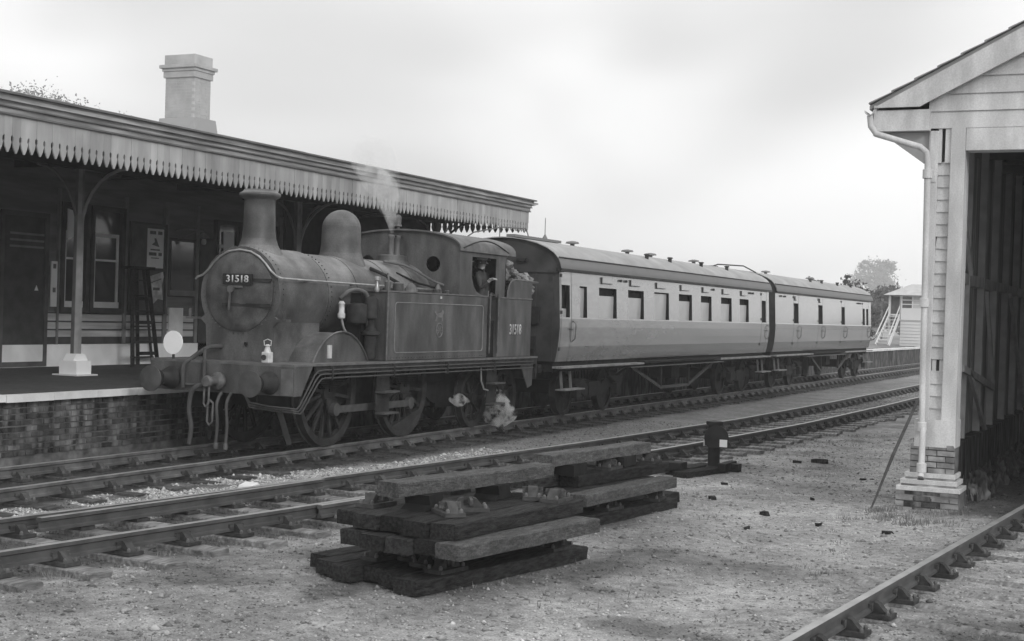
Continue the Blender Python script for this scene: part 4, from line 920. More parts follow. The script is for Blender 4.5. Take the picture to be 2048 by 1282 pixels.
# ------------------------------------------------------------------ coaches
def coach(label, x0, x1, wins, doors, vents, side_vents, bogies, truss, roof_pipes=False):
    t = thing('passenger_coach', label, 'railway coach', ((x0+x1)/2, c, 0), 'coaches of the standing train')
    PR = [(1.19, 1.215), (1.3, 1.24), (1.5, 1.275), (1.7, 1.295), (1.9, 1.305), (2.07, 1.303), (2.1, 1.297), (2.76, 1.268), (3.07, 1.255)]   # z, half width
    ya = lambda z: c-np.interp(z, [p[0] for p in PR], [p[1] for p in PR])
    xs = sorted({x0, x1} | {w_[0] for w_ in wins} | {w_[1] for w_ in wins})
    m = MB(); zz = [p[0] for p in PR]
    for a, b in zip(xs[:-1], xs[1:]):
        hole = any(abs(w_[0]-a) < 1e-6 for w_ in wins)
        for z0, z1 in zip(zz[:-1], zz[1:]):
            if hole and z0 > 2.08 and z1 < 2.8: continue
            m.add([(a, ya(z0), z0), (b, ya(z0), z0), (b, ya(z1), z1), (a, ya(z1), z1)], [(0, 1, 2, 3)])
    for z0, z1 in zip(zz[:-1], zz[1:]):
        m.add([(x0, 2*c-ya(z0), z0), (x1, 2*c-ya(z0), z0), (x1, 2*c-ya(z1), z1), (x0, 2*c-ya(z1), z1)], [(3, 2, 1, 0)])
    side = m.build('body_side', 'coach_paint', t, 60)
    RP = [(1.325, 3.06), (1.335, 3.1), (1.31, 3.2), (1.26, 3.31), (1.16, 3.42), (1.0, 3.52), (.78, 3.61), (.5, 3.68), (.22, 3.715), (0, 3.725)]
    end = [(c-a, z) for z, a in PR]+[(c-a*.97, z-.01) for a, z in RP]+[(c+a*.97, z-.01) for a, z in RP[::-1]][1:]+[(c+a, z) for z, a in PR[::-1]]
    for xe, s_ in ((x0, -1), (x1, 1)):
        MB().prism(end, 0, xe, xe+.03*s_).build('end_panel', 'coach_end', t)
    for (lo_, hi_, mt, nm) in ((0, 4, 'coach_roof_low', 'cove_panel'), (3, 10, 'coach_roof', 'roof')):
        pts = RP[lo_:hi_]
        if nm == 'roof':
            full = [(c-a, z) for a, z in pts]+[(c+a, z) for a, z in pts[::-1]][1:]; groups = [full]
        else: groups = [[(c-a, z) for a, z in pts], [(c+a, z) for a, z in pts]]
        m = MB()
        for g in groups:
            n = len(g); m.add([(x0-.1, y, z) for y, z in g]+[(x1+.1, y, z) for y, z in g]+[(x0-.1, y, z-.02) for y, z in g]+[(x1+.1, y, z-.02) for y, z in g],
                  [(k, k+1, n+k+1, n+k) for k in range(n-1)]+[(2*n+k, 3*n+k, 3*n+k+1, 2*n+k+1) for k in range(n-1)]+[(k, 2*n+k, 2*n+k+1, k+1) for k in range(n-1)]+[(n+k, n+k+1, 3*n+k+1, 3*n+k) for k in range(n-1)])
        ro = m.build(nm, mt, t, 50)
    MB().tube([(x0-.08, c-1.272, 3.315), (x1+.08, c-1.272, 3.315)], .014, 6).build('rain_strip', 'coach_end', ro)
    MB().box(x0-.1, x1+.1, c-1.345, c-1.325, 3.055, 3.09).build('gutter', 'coach_end', ro)
    for (a, b, op, pale_reflection) in wins:
        y = float(ya(2.4)); m = MB(); dp = .085
        for (p, q_) in (((a, 2.1), (b, 2.1)), ((b, 2.1), (b, 2.76)), ((b, 2.76), (a, 2.76)), ((a, 2.76), (a, 2.1))):
            m.add([(p[0], ya(p[1])+.001, p[1]), (q_[0], ya(q_[1])+.001, q_[1]), (q_[0], y+dp, q_[1]), (p[0], y+dp, p[1])], [(0, 1, 2, 3)])
        wn = m.build('window', 'dark_interior', t)
        if pale_reflection: MB().box(a+.002, b-.002, y+dp-.008, y+dp, 2.102, 2.758-op).build('pane', 'pale_reflection', wn)
        else: MB().box(a+.002, b-.002, y+dp-.008, y+dp, 2.102, 2.758-op).build('pane', 'window_glass', wn)
        MB().box(a-.01, b+.01, y+.12, y+.14, 2.09, 2.77).build('compartment', 'dark_interior', wn)
        if b-a > .6:
            MB().box(a+.12, a+.14, ya(2.92)-.03, ya(2.92), 2.84, 2.99).box(a+.14, b-.35, ya(2.88)-.035, ya(2.88), 2.85, 2.865).build('ventilator', 'coach_end', wn)
    for (a, b) in doors:
        m = MB()
        for x in (a, b):
            for z0, z1 in zip(zz[:-1], zz[1:]): m.add([(x-.008, ya(z0)-.003, z0), (x+.008, ya(z0)-.003, z0), (x+.008, ya(z1)-.003, z1), (x-.008, ya(z1)-.003, z1)], [(0, 1, 2, 3)])
        dd = m.build('door', 'coach_end', t)
        MB().tube([(b+.09, ya(2.03)-.0, 2.03), (b+.09, ya(1.95)-.07, 1.97), (b+.09, ya(1.6)-.07, 1.66), (b+.09, ya(1.6), 1.6)], .014, 6).build('grab_handle', 'dull_metal', dd, True)
        MB().tube([(b-.12, ya(1.85), 1.86), (b-.12, ya(1.85)-.05, 1.86), (b-.02, ya(1.85)-.06, 1.85)], .014, 6).build('door_handle', 'dull_metal', dd)
        for z in (1.45, 2.2, 2.95): MB().box(a-.03, a+.03, ya(z)-.02, ya(z), z-.035, z+.035).build('hinge', 'coach_end', dd)
    for x in side_vents:
        MB().lathe([(.03, 0), (.03, .05)], (x, ya(2.95)-.05, 2.95), 1, 10).build('small_vent', 'coach_end', t)
    for x in vents:
        MB().lathe([(.06, 3.7), (.05, 3.78), (.16, 3.79), (.14, 3.83), (.03, 3.85)], (x, c, 0), 2, 14).build('roof_ventilator', 'coach_roof_low', t, True)
    for x in (x0+6.5, x0+8.3, x0+11, x0+13.5):
        MB().lathe([(.045, 3.55), (.05, 3.66), (.08, 3.67), (.06, 3.7)], (x, c-.85, 0), 2, 10).build('roof_lamp', 'coach_end', t, True)
    MB().box(x0+.05, x1-.05, c-1.15, c+1.15, .98, 1.189).build('solebar', 'coach_under', t)
    a, b = (x0-.1, x0+5.0); a2, b2 = x1-5.4, x1-.05
    for (p, q_, z) in ((a, b, 1.075), (b+.05, a2-.05, 1.1), (a2, b2, 1.075)):
        MB().box(p, q_, c-1.4, c-1.2, z-.02, z+.02).build('foot_board', 'foot_board' if z < 1.09 else 'coach_under', t)
    MB().box(x0+4.2, x1-5, c-1.36, c-1.2, .985, 1.005).build('foot_board', 'loco_pale', t)
    for xb in bogies:
        bg_ = MB(); 
        for s_ in (-1, 1): bg_.prism([(xb-1.7, .5), (xb-1.7, .72), (xb-.6, .74), (xb-.4, .6), (xb+.4, .6), (xb+.6, .74), (xb+1.7, .72), (xb+1.7, .5), (xb+.9, .55), (xb+.5, .38), (xb-.5, .38), (xb-.9, .55)], 1, c+s_*1.0-.03, c+s_*1.0+.03)
        bg_.box(xb-.35, xb+.35, c-1.05, c+1.05, .4, .7); bo_ = bg_.build('bogie', 'coach_under', t)
        for x in (xb-1.22, xb+1.22):
            for (y, o_) in ((0, -1), (1.5, 1)):
                MB().lathe([(.53, -.07*o_), (.5, -.06*o_), (.5, .06*o_), (.42, .06*o_), (.42, .02*o_), (.12, .04*o_), (.12, .08*o_)], (x, y, .5), 1, 32).build('wheel', 'loco_frame', bo_, 30)
            MB().box(x-.13, x+.13, c-1.16, c-1.03, .38, .64).build('axle_box', 'coach_under', bo_)
            sp_ = MB()
            for k in range(5): sp_.box(x-.45+.07*k, x+.45-.07*k, c-1.13, c-1.05, .78-.028*k, .8-.028*k)
            sp_.build('leaf_spring', 'coach_under', bo_)
    tx0, tx1, tx2, tx3 = truss
    for s_ in (-1, 1):
        pts = [(tx0, c+s_*1.1, .97), (tx1, c+s_*1.1, .43), (tx2, c+s_*1.1, .43), (tx3, c+s_*1.1, .97)]
        m = MB()
        for p, q_ in zip(pts[:-1], pts[1:]): m.bar(p, q_, .05, .075)
        tr = m.build('truss_rod', 'truss_grey' if s_ < 0 else 'coach_under', t)
        for p in pts[1:3]: MB().box(p[0]-.04, p[0]+.04, p[1]-.03, p[1]+.03, .45, .98).build('queen_post', 'loco_frame', tr)
    xm = (tx1+tx2)/2
    MB().box(xm+.35, xm+1.0, c-.9, c-.3, .6, .98).build('battery_box', 'coach_under', t)
    MB().lathe([(.05, tx0-1.0), (.2, tx0-.95), (.2, tx0-.1), (.05, tx0-.05)], (0, c-.6, .72), 0, 16).build('vacuum_cylinder', 'coach_under', t, 30)
    for x in (x0+.3, x1-.9): 
        MB().box(x-.2, x+.9, c-1.42, c-1.2, .6, .63).bar((x+.1, c-1.22, .6), (x+.1, c-1.18, .98), .03, .05).bar((x+.6, c-1.22, .6), (x+.6, c-1.18, .98), .03, .05).build('step', 'foot_board', t)
    for xe, s_ in ((x0, -1), (x1, 1)):
        for q_ in (-1, 1): MB().lathe([(.09, xe), (.07, xe+s_*.2), (.05, xe+s_*.22), (.05, xe+s_*.4), (.17, xe+s_*.41), (.17, xe+s_*.44)], (0, c+q_*.87, 1.04), 0, 18).build('buffer', 'coach_under', t, 30)
    return t
W1 = [(27.46, 27.9, .0, False)]+[(28.45, 28.87, .03, True)]+[(a, b, o_, True) for a, b, o_ in ((29.59, 30.68, .17), (31.44, 32.52, .17), (33.28, 34.39, .03), (35.19, 36.28, .17), (37.07, 38.03, .17), (38.94, 39.99, .17), (40.82, 41.79, .17))]+[(43.27, 43.75, 0., False)]
W1 = [(a, b, .48 if k == 0 else o_, bl if k else True) for k, (a, b, o_, bl) in enumerate(W1)]
c1 = coach('nearer passenger coach with large square windows, coupled behind the locomotive', 27.36, 44.12, W1, ((27.42, 27.98), (43.2, 43.82)), (31.1, 34.8, 36.6, 40.4), (30.9, 31.25, 38.15, 41.9, 42.2), (30.1, 41.9), (32.3, 34.45, 36.7, 38.9))
c2 = coach('farther passenger coach with narrow door windows at the tail of the train', 44.92, 60.6, [(47.34, 47.98, .1, False), (50.96, 51.6, .1, False), (54.83, 55.4, .1, False), (58.87, 59.3, .1, False), (59.6, 60.0, .1, False)],
      ((47.3, 48.02), (50.92, 51.64), (54.79, 55.44), (58.8, 60.1)), (48.5, 55.0), (45.6, 46.1, 57.9, 58.3), (47.85, 59.05), (50.7, 52.4, 55.3, 57.2))
# coach 1 leading end fittings
for (y, z0, z1, w_) in ((-.22+.1, 1.95, 2.3, .2), (-.15+.1, 1.4, 1.7, .2)):
    MB().box(27.25, 27.35, y, y+w_, z0, z1).build('jumper_box', 'signal_black', c1)
MB().box(27.26, 27.355, .2, .42, 3.22, 3.28).build('lamp_iron', 'signal_black', c1)
MB().box(27.3, 27.355, c-1.25, c+1.25, 3.0, 3.05).build('end_beading', 'coach_end', c1)
for y in (-.38, .0, .5, 1.5): MB().box(27.32, 27.355, y-.02, y+.02, 1.2, 3.0).build('end_beading', 'coach_end', c1)
MB().box(27.2, 27.5, c-1.3, c-1.24, 3.02, 3.1).build('corner_bracket', 'signal_black', c1)
for k, s_ in enumerate(((-.32, 1.5), (-.27, 1.38), (-.34, 1.32))): MB().box(27.348, 27.357, s_[0], s_[0]+.14-.03*k, s_[1], s_[1]+.035).build('stencil_mark', 'lining', c1)
rp_ = MB(); rp_.tube([(27.4, c+.95, 3.68), (27.45, c+.75, 3.82), (27.45, c+.1, 3.93), (27.45, c-.45, 3.9), (27.45, c-.5, 3.74)], .014, 6)
for y in (c+.15,): rp_.tube([(27.45, y, 3.72), (27.45, y, 3.93)], .012, 5)
rp_.build('roof_rail', 'coach_roof_low', c1, True)
MB().box(27.5, 30.0, c-.18, c+.02, 3.735, 3.79).build('roof_duct', 'coach_roof_low', c1)
MB().lathe([(.07, 3.79), (.03, 3.86), (.01, 3.9), (.008, 4.25)], (29.3, c-.08, 0), 2, 8).build('roof_aerial', 'coach_roof_low', c1)
MB().tube([(43.9, c+.9, 3.66), (43.9, c+.3, 3.86), (43.9, c-.5, 3.82), (43.9, c-.9, 3.62)], .02, 6).box(43.3, 43.9, c+.3, c+.6, 3.72, 3.8).build('roof_rail', 'coach_end', c1)
MB().prism([(c-1.0, 1.2), (c-1.0, 3.0), (c-.6, 3.3), (c+.6, 3.3), (c+1.0, 3.0), (c+1.0, 1.2)], 0, 44.16, 44.88).build('gangway', 'coach_end', c1)

# ------------------------------------------------------------------ goods shed
GX0 = 19.4
shed = thing('goods_shed', 'tall white boarded goods shed with an open doorway at the edge of the yard', 'shed', (GX0+6, -10.6, -.2))
RY = -10.62                                             # ridge line
mir = lambda y: 2*RY-y
def zroof(y): return 4.97+(-8.2-y)*.523
for s_, Yf in ((1, lambda y: y), (-1, mir)):
    bx = lambda m, x0, x1, y0, y1, z0, z1: m.box(x0, x1, min(Yf(y0), Yf(y1)), max(Yf(y0), Yf(y1)), z0, z1)
    m = MB(); bx(m, GX0, GX0+.3, -8.885, -9.0, .62, 4.66); bx(m, GX0-.012, GX0+.1, -8.9, -8.985, 4.0, 4.66); m.build('corner_post', 'shed_paint', shed, bevel=.006)
    m = MB(); bx(m, GX0, GX0+.42, -9.155, -9.335, .62, 4.70); m.build('door_post', 'shed_paint', shed, bevel=.006)
    MB_ = MB(); bx(MB_, GX0+.12, GX0+.15, -8.98, -9.17, .62, 4.7); MB_.build('backing', 'shed_dark', shed)
    z = .62; k = 0
    wbm = MB(); wbm.add([(0, -.0775, 0), (0, .0775, 0), (-.028, -.0775, 0), (-.028, .0775, 0), (-.004, -.0775, .17), (-.004, .0775, .17), (.01, -.0775, .17), (.01, .0775, .17)], [(0, 1, 3, 2), (2, 3, 5, 4), (4, 5, 7, 6), (6, 7, 1, 0), (0, 2, 4, 6), (1, 3, 5, 7)])
    wb = wbm.mesh('weatherboard', 'shed_paint')
    while z < 4.2:
        if not (s_ == 1 and 1.52 < z < 1.7): inst('weatherboard', wb, shed, (GX0+.075, Yf(-9.078), z), rot=(random.uniform(-.012, .012) if not (s_ == 1 and 3.0 < z < 3.2) else .1, 0, 0))
        z += .158; k += 1
    if s_ == 1: MB().box(GX0+.07, GX0+.1, -9.15, -9.1, 1.5, 1.72).box(GX0+.07, GX0+.1, -9.06, -9.01, 1.5, 1.72).build('lath', 'shed_beam', shed)
    m = MB(); bx(m, GX0+.02, GX0+.1, -9.0, -9.04, 4.25, 4.7); bx(m, GX0+.02, GX0+.1, -9.085, -9.153, 4.25, 4.7); m.build('panel', 'shed_paint', shed)
    # lower brick pier, chamfered plinth courses
    pr = MB(); bx(pr, GX0+.01, GX0+.45, -8.79, -9.33, .26, .615); pr = pr.build('brick_pier', 'mortar', shed)
    bkm = MB(); bkm.box(-.02, .04, -.106, .106, -.033, .033, None, .004); bkm = bkm.mesh('brick', 'brick_face')
    bkh = MB(); bkh.box(-.02, .04, -.05, .05, -.033, .033, None, .003); bkh = bkh.mesh('brick', 'brick_face')
    bkd = bkm.copy(); bkd.materials[0] = MATS['brick_dark']; bhd = bkh.copy(); bhd.materials[0] = MATS['brick_dark']
    def courses(y0, y1, z0, n):
        damp = lambda a, yy: (bkd if a is bkm else bhd) if (s_ == 1 and z0 < 0 and -9.16 < yy < -8.78) else a
        for r_ in range(n):
            y = y0; half = r_ % 2
            while y > y1+.04:
                if half: inst('brick', damp(bkh, y-.05), shed, (GX0+(0 if z0 > 0 else -.1)+.008, Yf(y-.05), z0+.036+.076*r_)); y -= .112; half = 0
                elif y-.212 >= y1-.01: inst('brick', damp(bkm, y-.1), shed, (GX0+(0 if z0 > 0 else -.1)+random.uniform(.003, .012), Yf(y-.106), z0+.036+.076*r_)); y -= .224
                else: inst('brick', damp(bkh, y-.05), shed, (GX0+(0 if z0 > 0 else -.1)+.008, Yf(y-.05), z0+.036+.076*r_)); y -= .112
    courses(-8.79, -9.33, .26, 5)
    m = MB(); bx(m, GX0-.012, GX0+.46, -8.83, -9.341, .6, .95); m.build('painted_pier', 'shed_paint', shed)
    for k, (z0, z1, e) in enumerate(((.2, .262, .03), (.115, .175, .075), (.03, .09, .12))):
        m = MB(); m.prism([(GX0+.4, z0), (GX0-e, z0), (GX0-e+.0, z1-.02), (GX0-e+.03, z1), (GX0+.4, z1)], 1, *sorted((Yf(-8.76+e), Yf(-9.36-max(0, e-.05))))) if False else m.box(GX0-e, GX0+.5, min(Yf(-8.76+e), Yf(-9.36-max(0, e-.045))), max(Yf(-8.76+e), Yf(-9.36-max(0, e-.045))), z0, z1)
        m.build('plinth_course', 'shed_paint', shed, bevel=.007)
        m = MB(); bx(m, GX0-e+.012, GX0+.48, -8.77+e, -9.35-max(0, e-.055), z1-.145, z0); m.build('plinth_backing', 'brick_face', shed)
    pb = MB(); bx(pb, GX0-.098, GX0+.5, -8.645, -9.43, -.35, .03); pb.build('plinth_base', 'mortar', shed)
    courses(-8.64, -9.44, -.25, 4)
    # side wall: studs, rails and boards on the inside, weatherboards outside
    m = MB(); bx(m, GX0+.3, 40, -8.86, -8.9, .5, 5.2); m.build('side_wall', 'shed_grey', shed)
    m = MB(); bx(m, GX0+.5, 40, -8.75, -9.12, -.4, .5); m.build('side_footing', 'brick_dark', shed)
    bdm = MB(); bdm.box(-.085, .085, -.01, .01, 0, 4.3, None, .003); bdm = bdm.mesh('wall_board', 'shed_inside')
    if s_ == 1:
        x = GX0+.5
        while x < 34: inst('wall_board', bdm, shed, (x, -8.925+random.uniform(-.008, .008), .5)); x += .18
    for x in (20.9, 22.6, 24.4, 26.2, 28.0, 29.8, 31.6, 33.4, 36, 39): 
        m = MB(); bx(m, x, x+.09, -8.94, -9.05, .45, 5.1); m.build('stud', 'shed_beam', shed)
    m = MB(); bx(m, GX0+.42, 39, -8.94, -9.04, 2.78, 2.94); m.build('wall_rail', 'shed_beam', shed)
    for (xa, za, xb, zb) in ((21.9, 1.56, 25.9, 1.15), (22.7, 1.5, 26.2, -.1), (24.5, 2.7, 25.9, 1.2), (20.0, 4.8, 22.5, 2.95), (28.1, 2.75, 31.5, .6)):
        if s_ == 1: MB().bar((xa, -9.08, za), (xb, -9.08, zb), .05, .1).build('wall_brace', 'shed_beam', shed)
    # gutter, eaves box, bracket, bargeboard
    m = MB(); bx(m, GX0-.12, GX0+.02, -8.23, -8.9, 4.655, 4.925); m.build('eaves_box', 'shed_paint', shed)
    m = MB(); bx(m, GX0-.14, GX0+.02, -8.2, -8.232, 4.6, 4.99); m.build('fascia_end', 'shed_paint', shed)
    m = MB(); bx(m, GX0+.02, 40, -8.23, -8.26, 4.7, 4.95); m.build('fascia', 'shed_paint', shed)
    m = MB(); bx(m, GX0+.02, 40, -8.26, -8.87, 4.66, 4.69); m.build('soffit', 'shed_grey', shed)
    pts = [(Yf(-8.27), 4.652), (Yf(-8.885), 4.652), (Yf(-8.885), 4.2)]
    MB().prism(pts, 0, GX0+.05, GX0+.12).build('bracket', 'shed_grey', shed)
    for x in (24, 28.6, 33.2, 37.8): MB().prism(pts, 0, x, x+.07).build('bracket', 'shed_grey', shed)
    gt = MB(); n = 8; vs = []
    for xg in (GX0-.2, 40):
        for k in range(n+1): a = PI+PI*k/n; vs.append((xg, Yf(-8.15)+math.cos(a)*.06, 4.92+math.sin(a)*.065))
        for k in range(n+1): a = 2*PI-PI*k/n; vs.append((xg, Yf(-8.15)+math.cos(a)*.052, 4.92+math.sin(a)*.057))
    q_ = 2*(n+1); gt.add(vs, [(k, (k+1) % q_, q_+(k+1) % q_, q_+k) for k in range(q_)]+[tuple(range(q_))]); gt.build('gutter', 'shed_paint', shed)
    # bargeboard with its foot cut level
    pts = [(Yf(-8.2), 4.955), (Yf(-8.78), 4.955), (Yf(-8.86), 5.0), (RY, zroof(RY)-.33), (RY, zroof(RY))]
    MB().prism(pts, 0, GX0-.17, GX0-.13).build('bargeboard', 'shed_paint', shed)
    pts = [(Yf(-8.14), zroof(-8.14)+.0), (RY, zroof(RY)+.0), (RY, zroof(RY)+.05), (Yf(-8.14), zroof(-8.14)+.05)]
    MB().prism(pts, 0, GX0-.12, 40.2).build('roof', 'slate', shed)
    for k in range(9):
        if s_ == 1 or k < 9:
            ya_, yb_ = -8.14-k*.28, -8.14-(k+1)*.28-.03
            MB().prism([(Yf(ya_), zroof(ya_)+.052+.012), (Yf(max(yb_, RY)), zroof(max(yb_, RY))+.052), (Yf(max(yb_, RY)), zroof(max(yb_, RY))+.06), (Yf(ya_), zroof(ya_)+.084)], 0, GX0-.19, 40.2).build('roof_slate_course', 'slate', shed)
MB().box(GX0+.006, GX0+.3, mir(-9.338), -9.338, 4.40, 4.69).build('door_lintel', 'shed_paint', shed, bevel=.006)
k = 0
for z in np.arange(4.7, 6.15, .22):                      # gable weatherboards
    yl = min(-8.87 if z < 4.9 else -8.62-(z-4.955)/.523, -8.87)
    yl = min(yl, -8.2-(z+.2-4.97)/.523-.02)
    if z < 4.75: yl = -8.87
    if yl > RY+.05:
        m = MB(); y0, y1 = mir(yl), yl
        m.prism([(GX0+.05, z-.01), (GX0-.0, z-.01), (GX0+.025, z+.215), (GX0+.05, z+.215)], 1, y0, y1); m.build('gable_board', 'shed_paint', shed)
for x in np.arange(21, 40, 2.3):
    MB().bar((x, -8.3, 4.93), (x, RY, zroof(RY)-.1), .08, .12).bar((x, mir(-8.3), 4.93), (x, RY, zroof(RY)-.1), .08, .12).box(x-.05, x+.05, mir(-8.9), -8.9, 4.95, 5.1).build('rafter', 'shed_dark', shed)
MB().box(39.96, 40.0, mir(-8.9), -8.9, 4.4, 6.1).build('back_wall', 'shed_inside', shed)
dp = MB(); yd = -8.9
dp_pts = [(GX0-.12, -8.15, 4.86), (GX0-.14, -8.17, 4.72), (GX0-.15, -8.24, 4.62), (GX0-.14, -8.8, 4.44), (GX0-.1, -8.87, 4.38), (GX0-.08, -8.89, 4.25), (GX0-.08, -8.93, .95), (GX0-.14, -8.955, .82), (GX0-.17, -8.96, .3), (GX0-.22, -8.96, .22)]
pipe = MB().tube(dp_pts, .04, 14).build('downpipe', 'shed_paint', shed, 60)
for (y, z, xo) in ((-8.892, 4.1, -.08), (-8.912, 2.45, -.08), (-8.935, .86, -.1), (-8.96, .34, -.17)):
    MB().lathe([(.05, z-.06), (.062, z-.055), (.062, z+.055), (.05, z+.06)], (GX0+xo, y, 0), 2, 16).build('pipe_collar', 'shed_paint', pipe, 40)
MB().lathe([(.04, .19), (.05, .2)], (GX0-.21, -8.96, 0), 2, 12).build('pipe_mouth', 'signal_black', pipe)
# added lumps stand in for daylight patches along the inside wall
rb = MB()
for k in range(260):
    x = random.uniform(20.5, 34); y = -9.25+random.uniform(-.35, .2); r_ = random.uniform(.02, .08); me = random.choice(cm)
    rb.add([Vector((v.co.x*r_, v.co.y*r_, v.co.z*r_*.8))+Vector((x, y, random.uniform(-.25, .0))) for v in me.vertices], [tuple(p.vertices) for p in me.polygons])
tag(rb.build('daylight_lumps', 'mortar'), 'lumps added in place of daylight patches along the inner wall of the goods shed', 'daylight_lumps', kind='stuff')

t = tag(MB().tube([(18.95, -8.4, -.2), (19.15, -8.62, .5), (19.28, -8.88, 1.2)], [.012, .022, .018], 8).build('iron_rod', 'iron_rod', None, True), 'thin dark rod leaning on the corner of the goods shed', 'rod')

# ------------------------------------------------------------------ signal box on the far platform end
sb = thing('signal_box', 'small pale timber signal box with an outside staircase at the far platform end', 'signal box', (96, 3.2, .84))
MB().box(95, 98.6, 2.0, 4.05, .845, 2.42).build('lower_wall', 'box_paint', sb)
for z in np.arange(1.0, 2.4, .2): MB().box(94.97, 95, 2.0, 4.05, z, z+.012).build('board_edge', 'shed_grey', sb)
MB().box(94.95, 98.65, 1.96, 4.09, 2.42, 2.5).build('string_course', 'shed_grey', sb)
MB().box(95, 98.6, 2.0, 4.05, 2.5, 3.18).build('upper_wall', 'box_paint', sb)
MB().box(95.15, 98.45, 2.15, 3.9, 3.18, 4.03).build('room_interior', 'shed_dark', sb)
for y in (2.0, 2.65, 3.3, 3.97): MB().box(95, 95.08, y, y+.08, 3.18, 4.05).build('window_post', 'box_paint', sb)
for (y0, y1) in ((2.08, 2.65), (2.73, 3.3), (3.38, 3.97)):
    wn = MB(); bld_ = wn
    for z in (3.18, 3.45, 3.72, 3.98): wn.box(95.02, 95.07, y0, y1, z, z+.06)
    wn = wn.build('window', 'box_paint', sb); MB().box(95.04, 95.05, y0, y1, 3.18, 4.03).build('pane', 'window_glass' if y0 > 3 else 'pale_reflection', wn)
MB().box(95.2, 98.6, 4.05, 4.85, 2.75, 2.85).build('landing', 'box_paint', sb)
MB().box(95.3, 97, 4.06, 4.7, 2.85, 3.98).build('porch', 'shed_dark', sb)
MB().box(95.15, 95.3, 4.72, 4.85, .845, 4.03).box(95.15, 95.28, 4.06, 4.16, 2.85, 4.03).build('porch_post', 'box_paint', sb)
bm_ = MB(); bm_.add([(94.6, 1.6, 4.05), (99, 1.6, 4.05), (99, 5.1, 4.05), (94.6, 5.1, 4.05), (96, 3.0, 4.78), (97.6, 3.0, 4.78), (97.6, 3.6, 4.78), (96, 3.6, 4.78)], [(0, 1, 2, 3), (0, 1, 5, 4), (1, 2, 6, 5), (2, 3, 7, 6), (3, 0, 4, 7), (4, 5, 6, 7)])
bm_.build('roof', 'box_roof', sb)
for (ya_, yb_) in ((5.25, 4.75), (4.45, 4.1)): MB().bar((93.4, ya_, .84), (95.2, yb_, 2.85), .06, .22).bar((93.4, ya_, 1.5), (95.2, yb_, 3.5), .05, .06).build('stringer', 'box_paint', sb)
for k in range(9):
    f_ = (k+.7)/9.5; x = 93.4+1.8*f_; ya_ = 5.25-.5*f_; yb_ = 4.45-.35*f_; MB().box(x-.12, x+.12, yb_, ya_, .84+2.01*f_-.02, .84+2.01*f_+.02).build('step', 'box_paint' if k % 3 else 'shed_grey', sb)

# ------------------------------------------------------------------ trees
def leaf_cloud(name, blobs, n, size, mt, parent, seed):
    r_ = np.random.default_rng(seed); w_ = np.array([b[3]*b[4]*b[5] for b in blobs]); w_ = w_/w_.sum(); P_ = []
    nc = max(12, n//42)
    idx = r_.choice(len(blobs), nc, p=w_); B = np.array(blobs, float)[idx]
    v = r_.normal(size=(nc, 3)); v /= np.linalg.norm(v, axis=1)[:, None]; v *= r_.uniform(.35, 1.02, (nc, 1))
    cl_ = B[:, :3]+v*B[:, 3:6]; sz = B[:, 3:6].mean(1)*r_.uniform(.13, .3, nc)
    ci = r_.integers(0, nc, n); C_ = cl_[ci]+r_.normal(size=(n, 3))*sz[ci][:, None]*np.array([.75, .75, .5])
    a = r_.normal(size=(n, 3)); a /= np.linalg.norm(a, axis=1)[:, None]; b = np.cross(a, r_.normal(size=(n, 3))); b /= np.linalg.norm(b, axis=1)[:, None]
    s_ = (size*r_.uniform(.5, 1.3, n))[:, None]
    V = np.stack([C_-a*s_, C_+b*s_*.5, C_+a*s_, C_-b*s_*.5], 1)-np.array(org(parent))[None, None]
    me = bpy.data.meshes.new(name); me.vertices.add(n*4); me.vertices.foreach_set('co', V.reshape(-1).astype(np.float32))
    me.loops.add(n*4); me.loops.foreach_set('vertex_index', np.arange(n*4)); me.polygons.add(n); me.polygons.foreach_set('loop_start', np.arange(0, n*4, 4)); me.update(calc_edges=True)
    me.materials.append(MATS[mt]); o = bpy.data.objects.new(name, me); COL.objects.link(o); o.parent = parent; return o
def tree(label, base, blobs, n, size, mt, seed, trunk=.3, name='tree'):
    t = thing(name, label, 'tree', base); b = Vector(base); rr = random.Random(seed)
    top = Vector(blobs[0][:3]); m = MB(); m.tube([b, b.lerp(top, .5)+Vector((.2, .1, 0)), top], [trunk, trunk*.6, trunk*.15], 8)
    for k in range(9):
        bl = rr.choice(blobs); s_ = b.lerp(top, rr.uniform(.3, .75)); e = Vector(bl[:3])+Vector((rr.uniform(-.6, .6)*bl[3], rr.uniform(-.6, .6)*bl[4], rr.uniform(-.4, .5)*bl[5])); m.tube([s_, s_.lerp(e, .5)+Vector((0, 0, .3)), e], [trunk*.35, trunk*.2, trunk*.06], 6)
    m.build('trunk', 'bark', t, True); leaf_cloud('crown', blobs, n, size, mt, t, seed)
    return t
tree('dark conical evergreen tree rising behind the tail of the train', (115, 11.3, -.2), [(115, 11.4, 3.9, 1.5, 1.6, 1.6), (115, 11.5, 5.1, .9, .75, 1.1), (115, 12.2, 3.4, 1, 1, 1), (115, 10.6, 3.3, 1, 1, 1), (115, 11.4, 2, 1.6, 1.8, 2)], 9000, .16, 'leaf_dark', 1, .18, 'evergreen_tree')
k_ = 3.6
tree('tall pale leafy tree in the haze behind the signal box', (190*k_, 114.0, -.2), [(190*k_, -11.85+(y_+11.85)*k_, 2.15+(z_-2.15)*k_, rx_*k_, ry_*k_, rz_*k_) for (y_, z_, rx_, ry_, rz_) in ((23.2, 8.2, 2.4, 2.4, 2.0), (25.4, 7.4, 1.3, 1.5, 1.4), (22, 9.4, 1.3, 1.4, 1.2), (24.7, 9.6, 1.1, 1.2, 1.0), (20.9, 6.3, 1.3, 1.0, 1.3), (24, 4.8, 2.0, 2.2, 1.6))], 9000, .6, 'leaf_hazed', 2, 1.0)
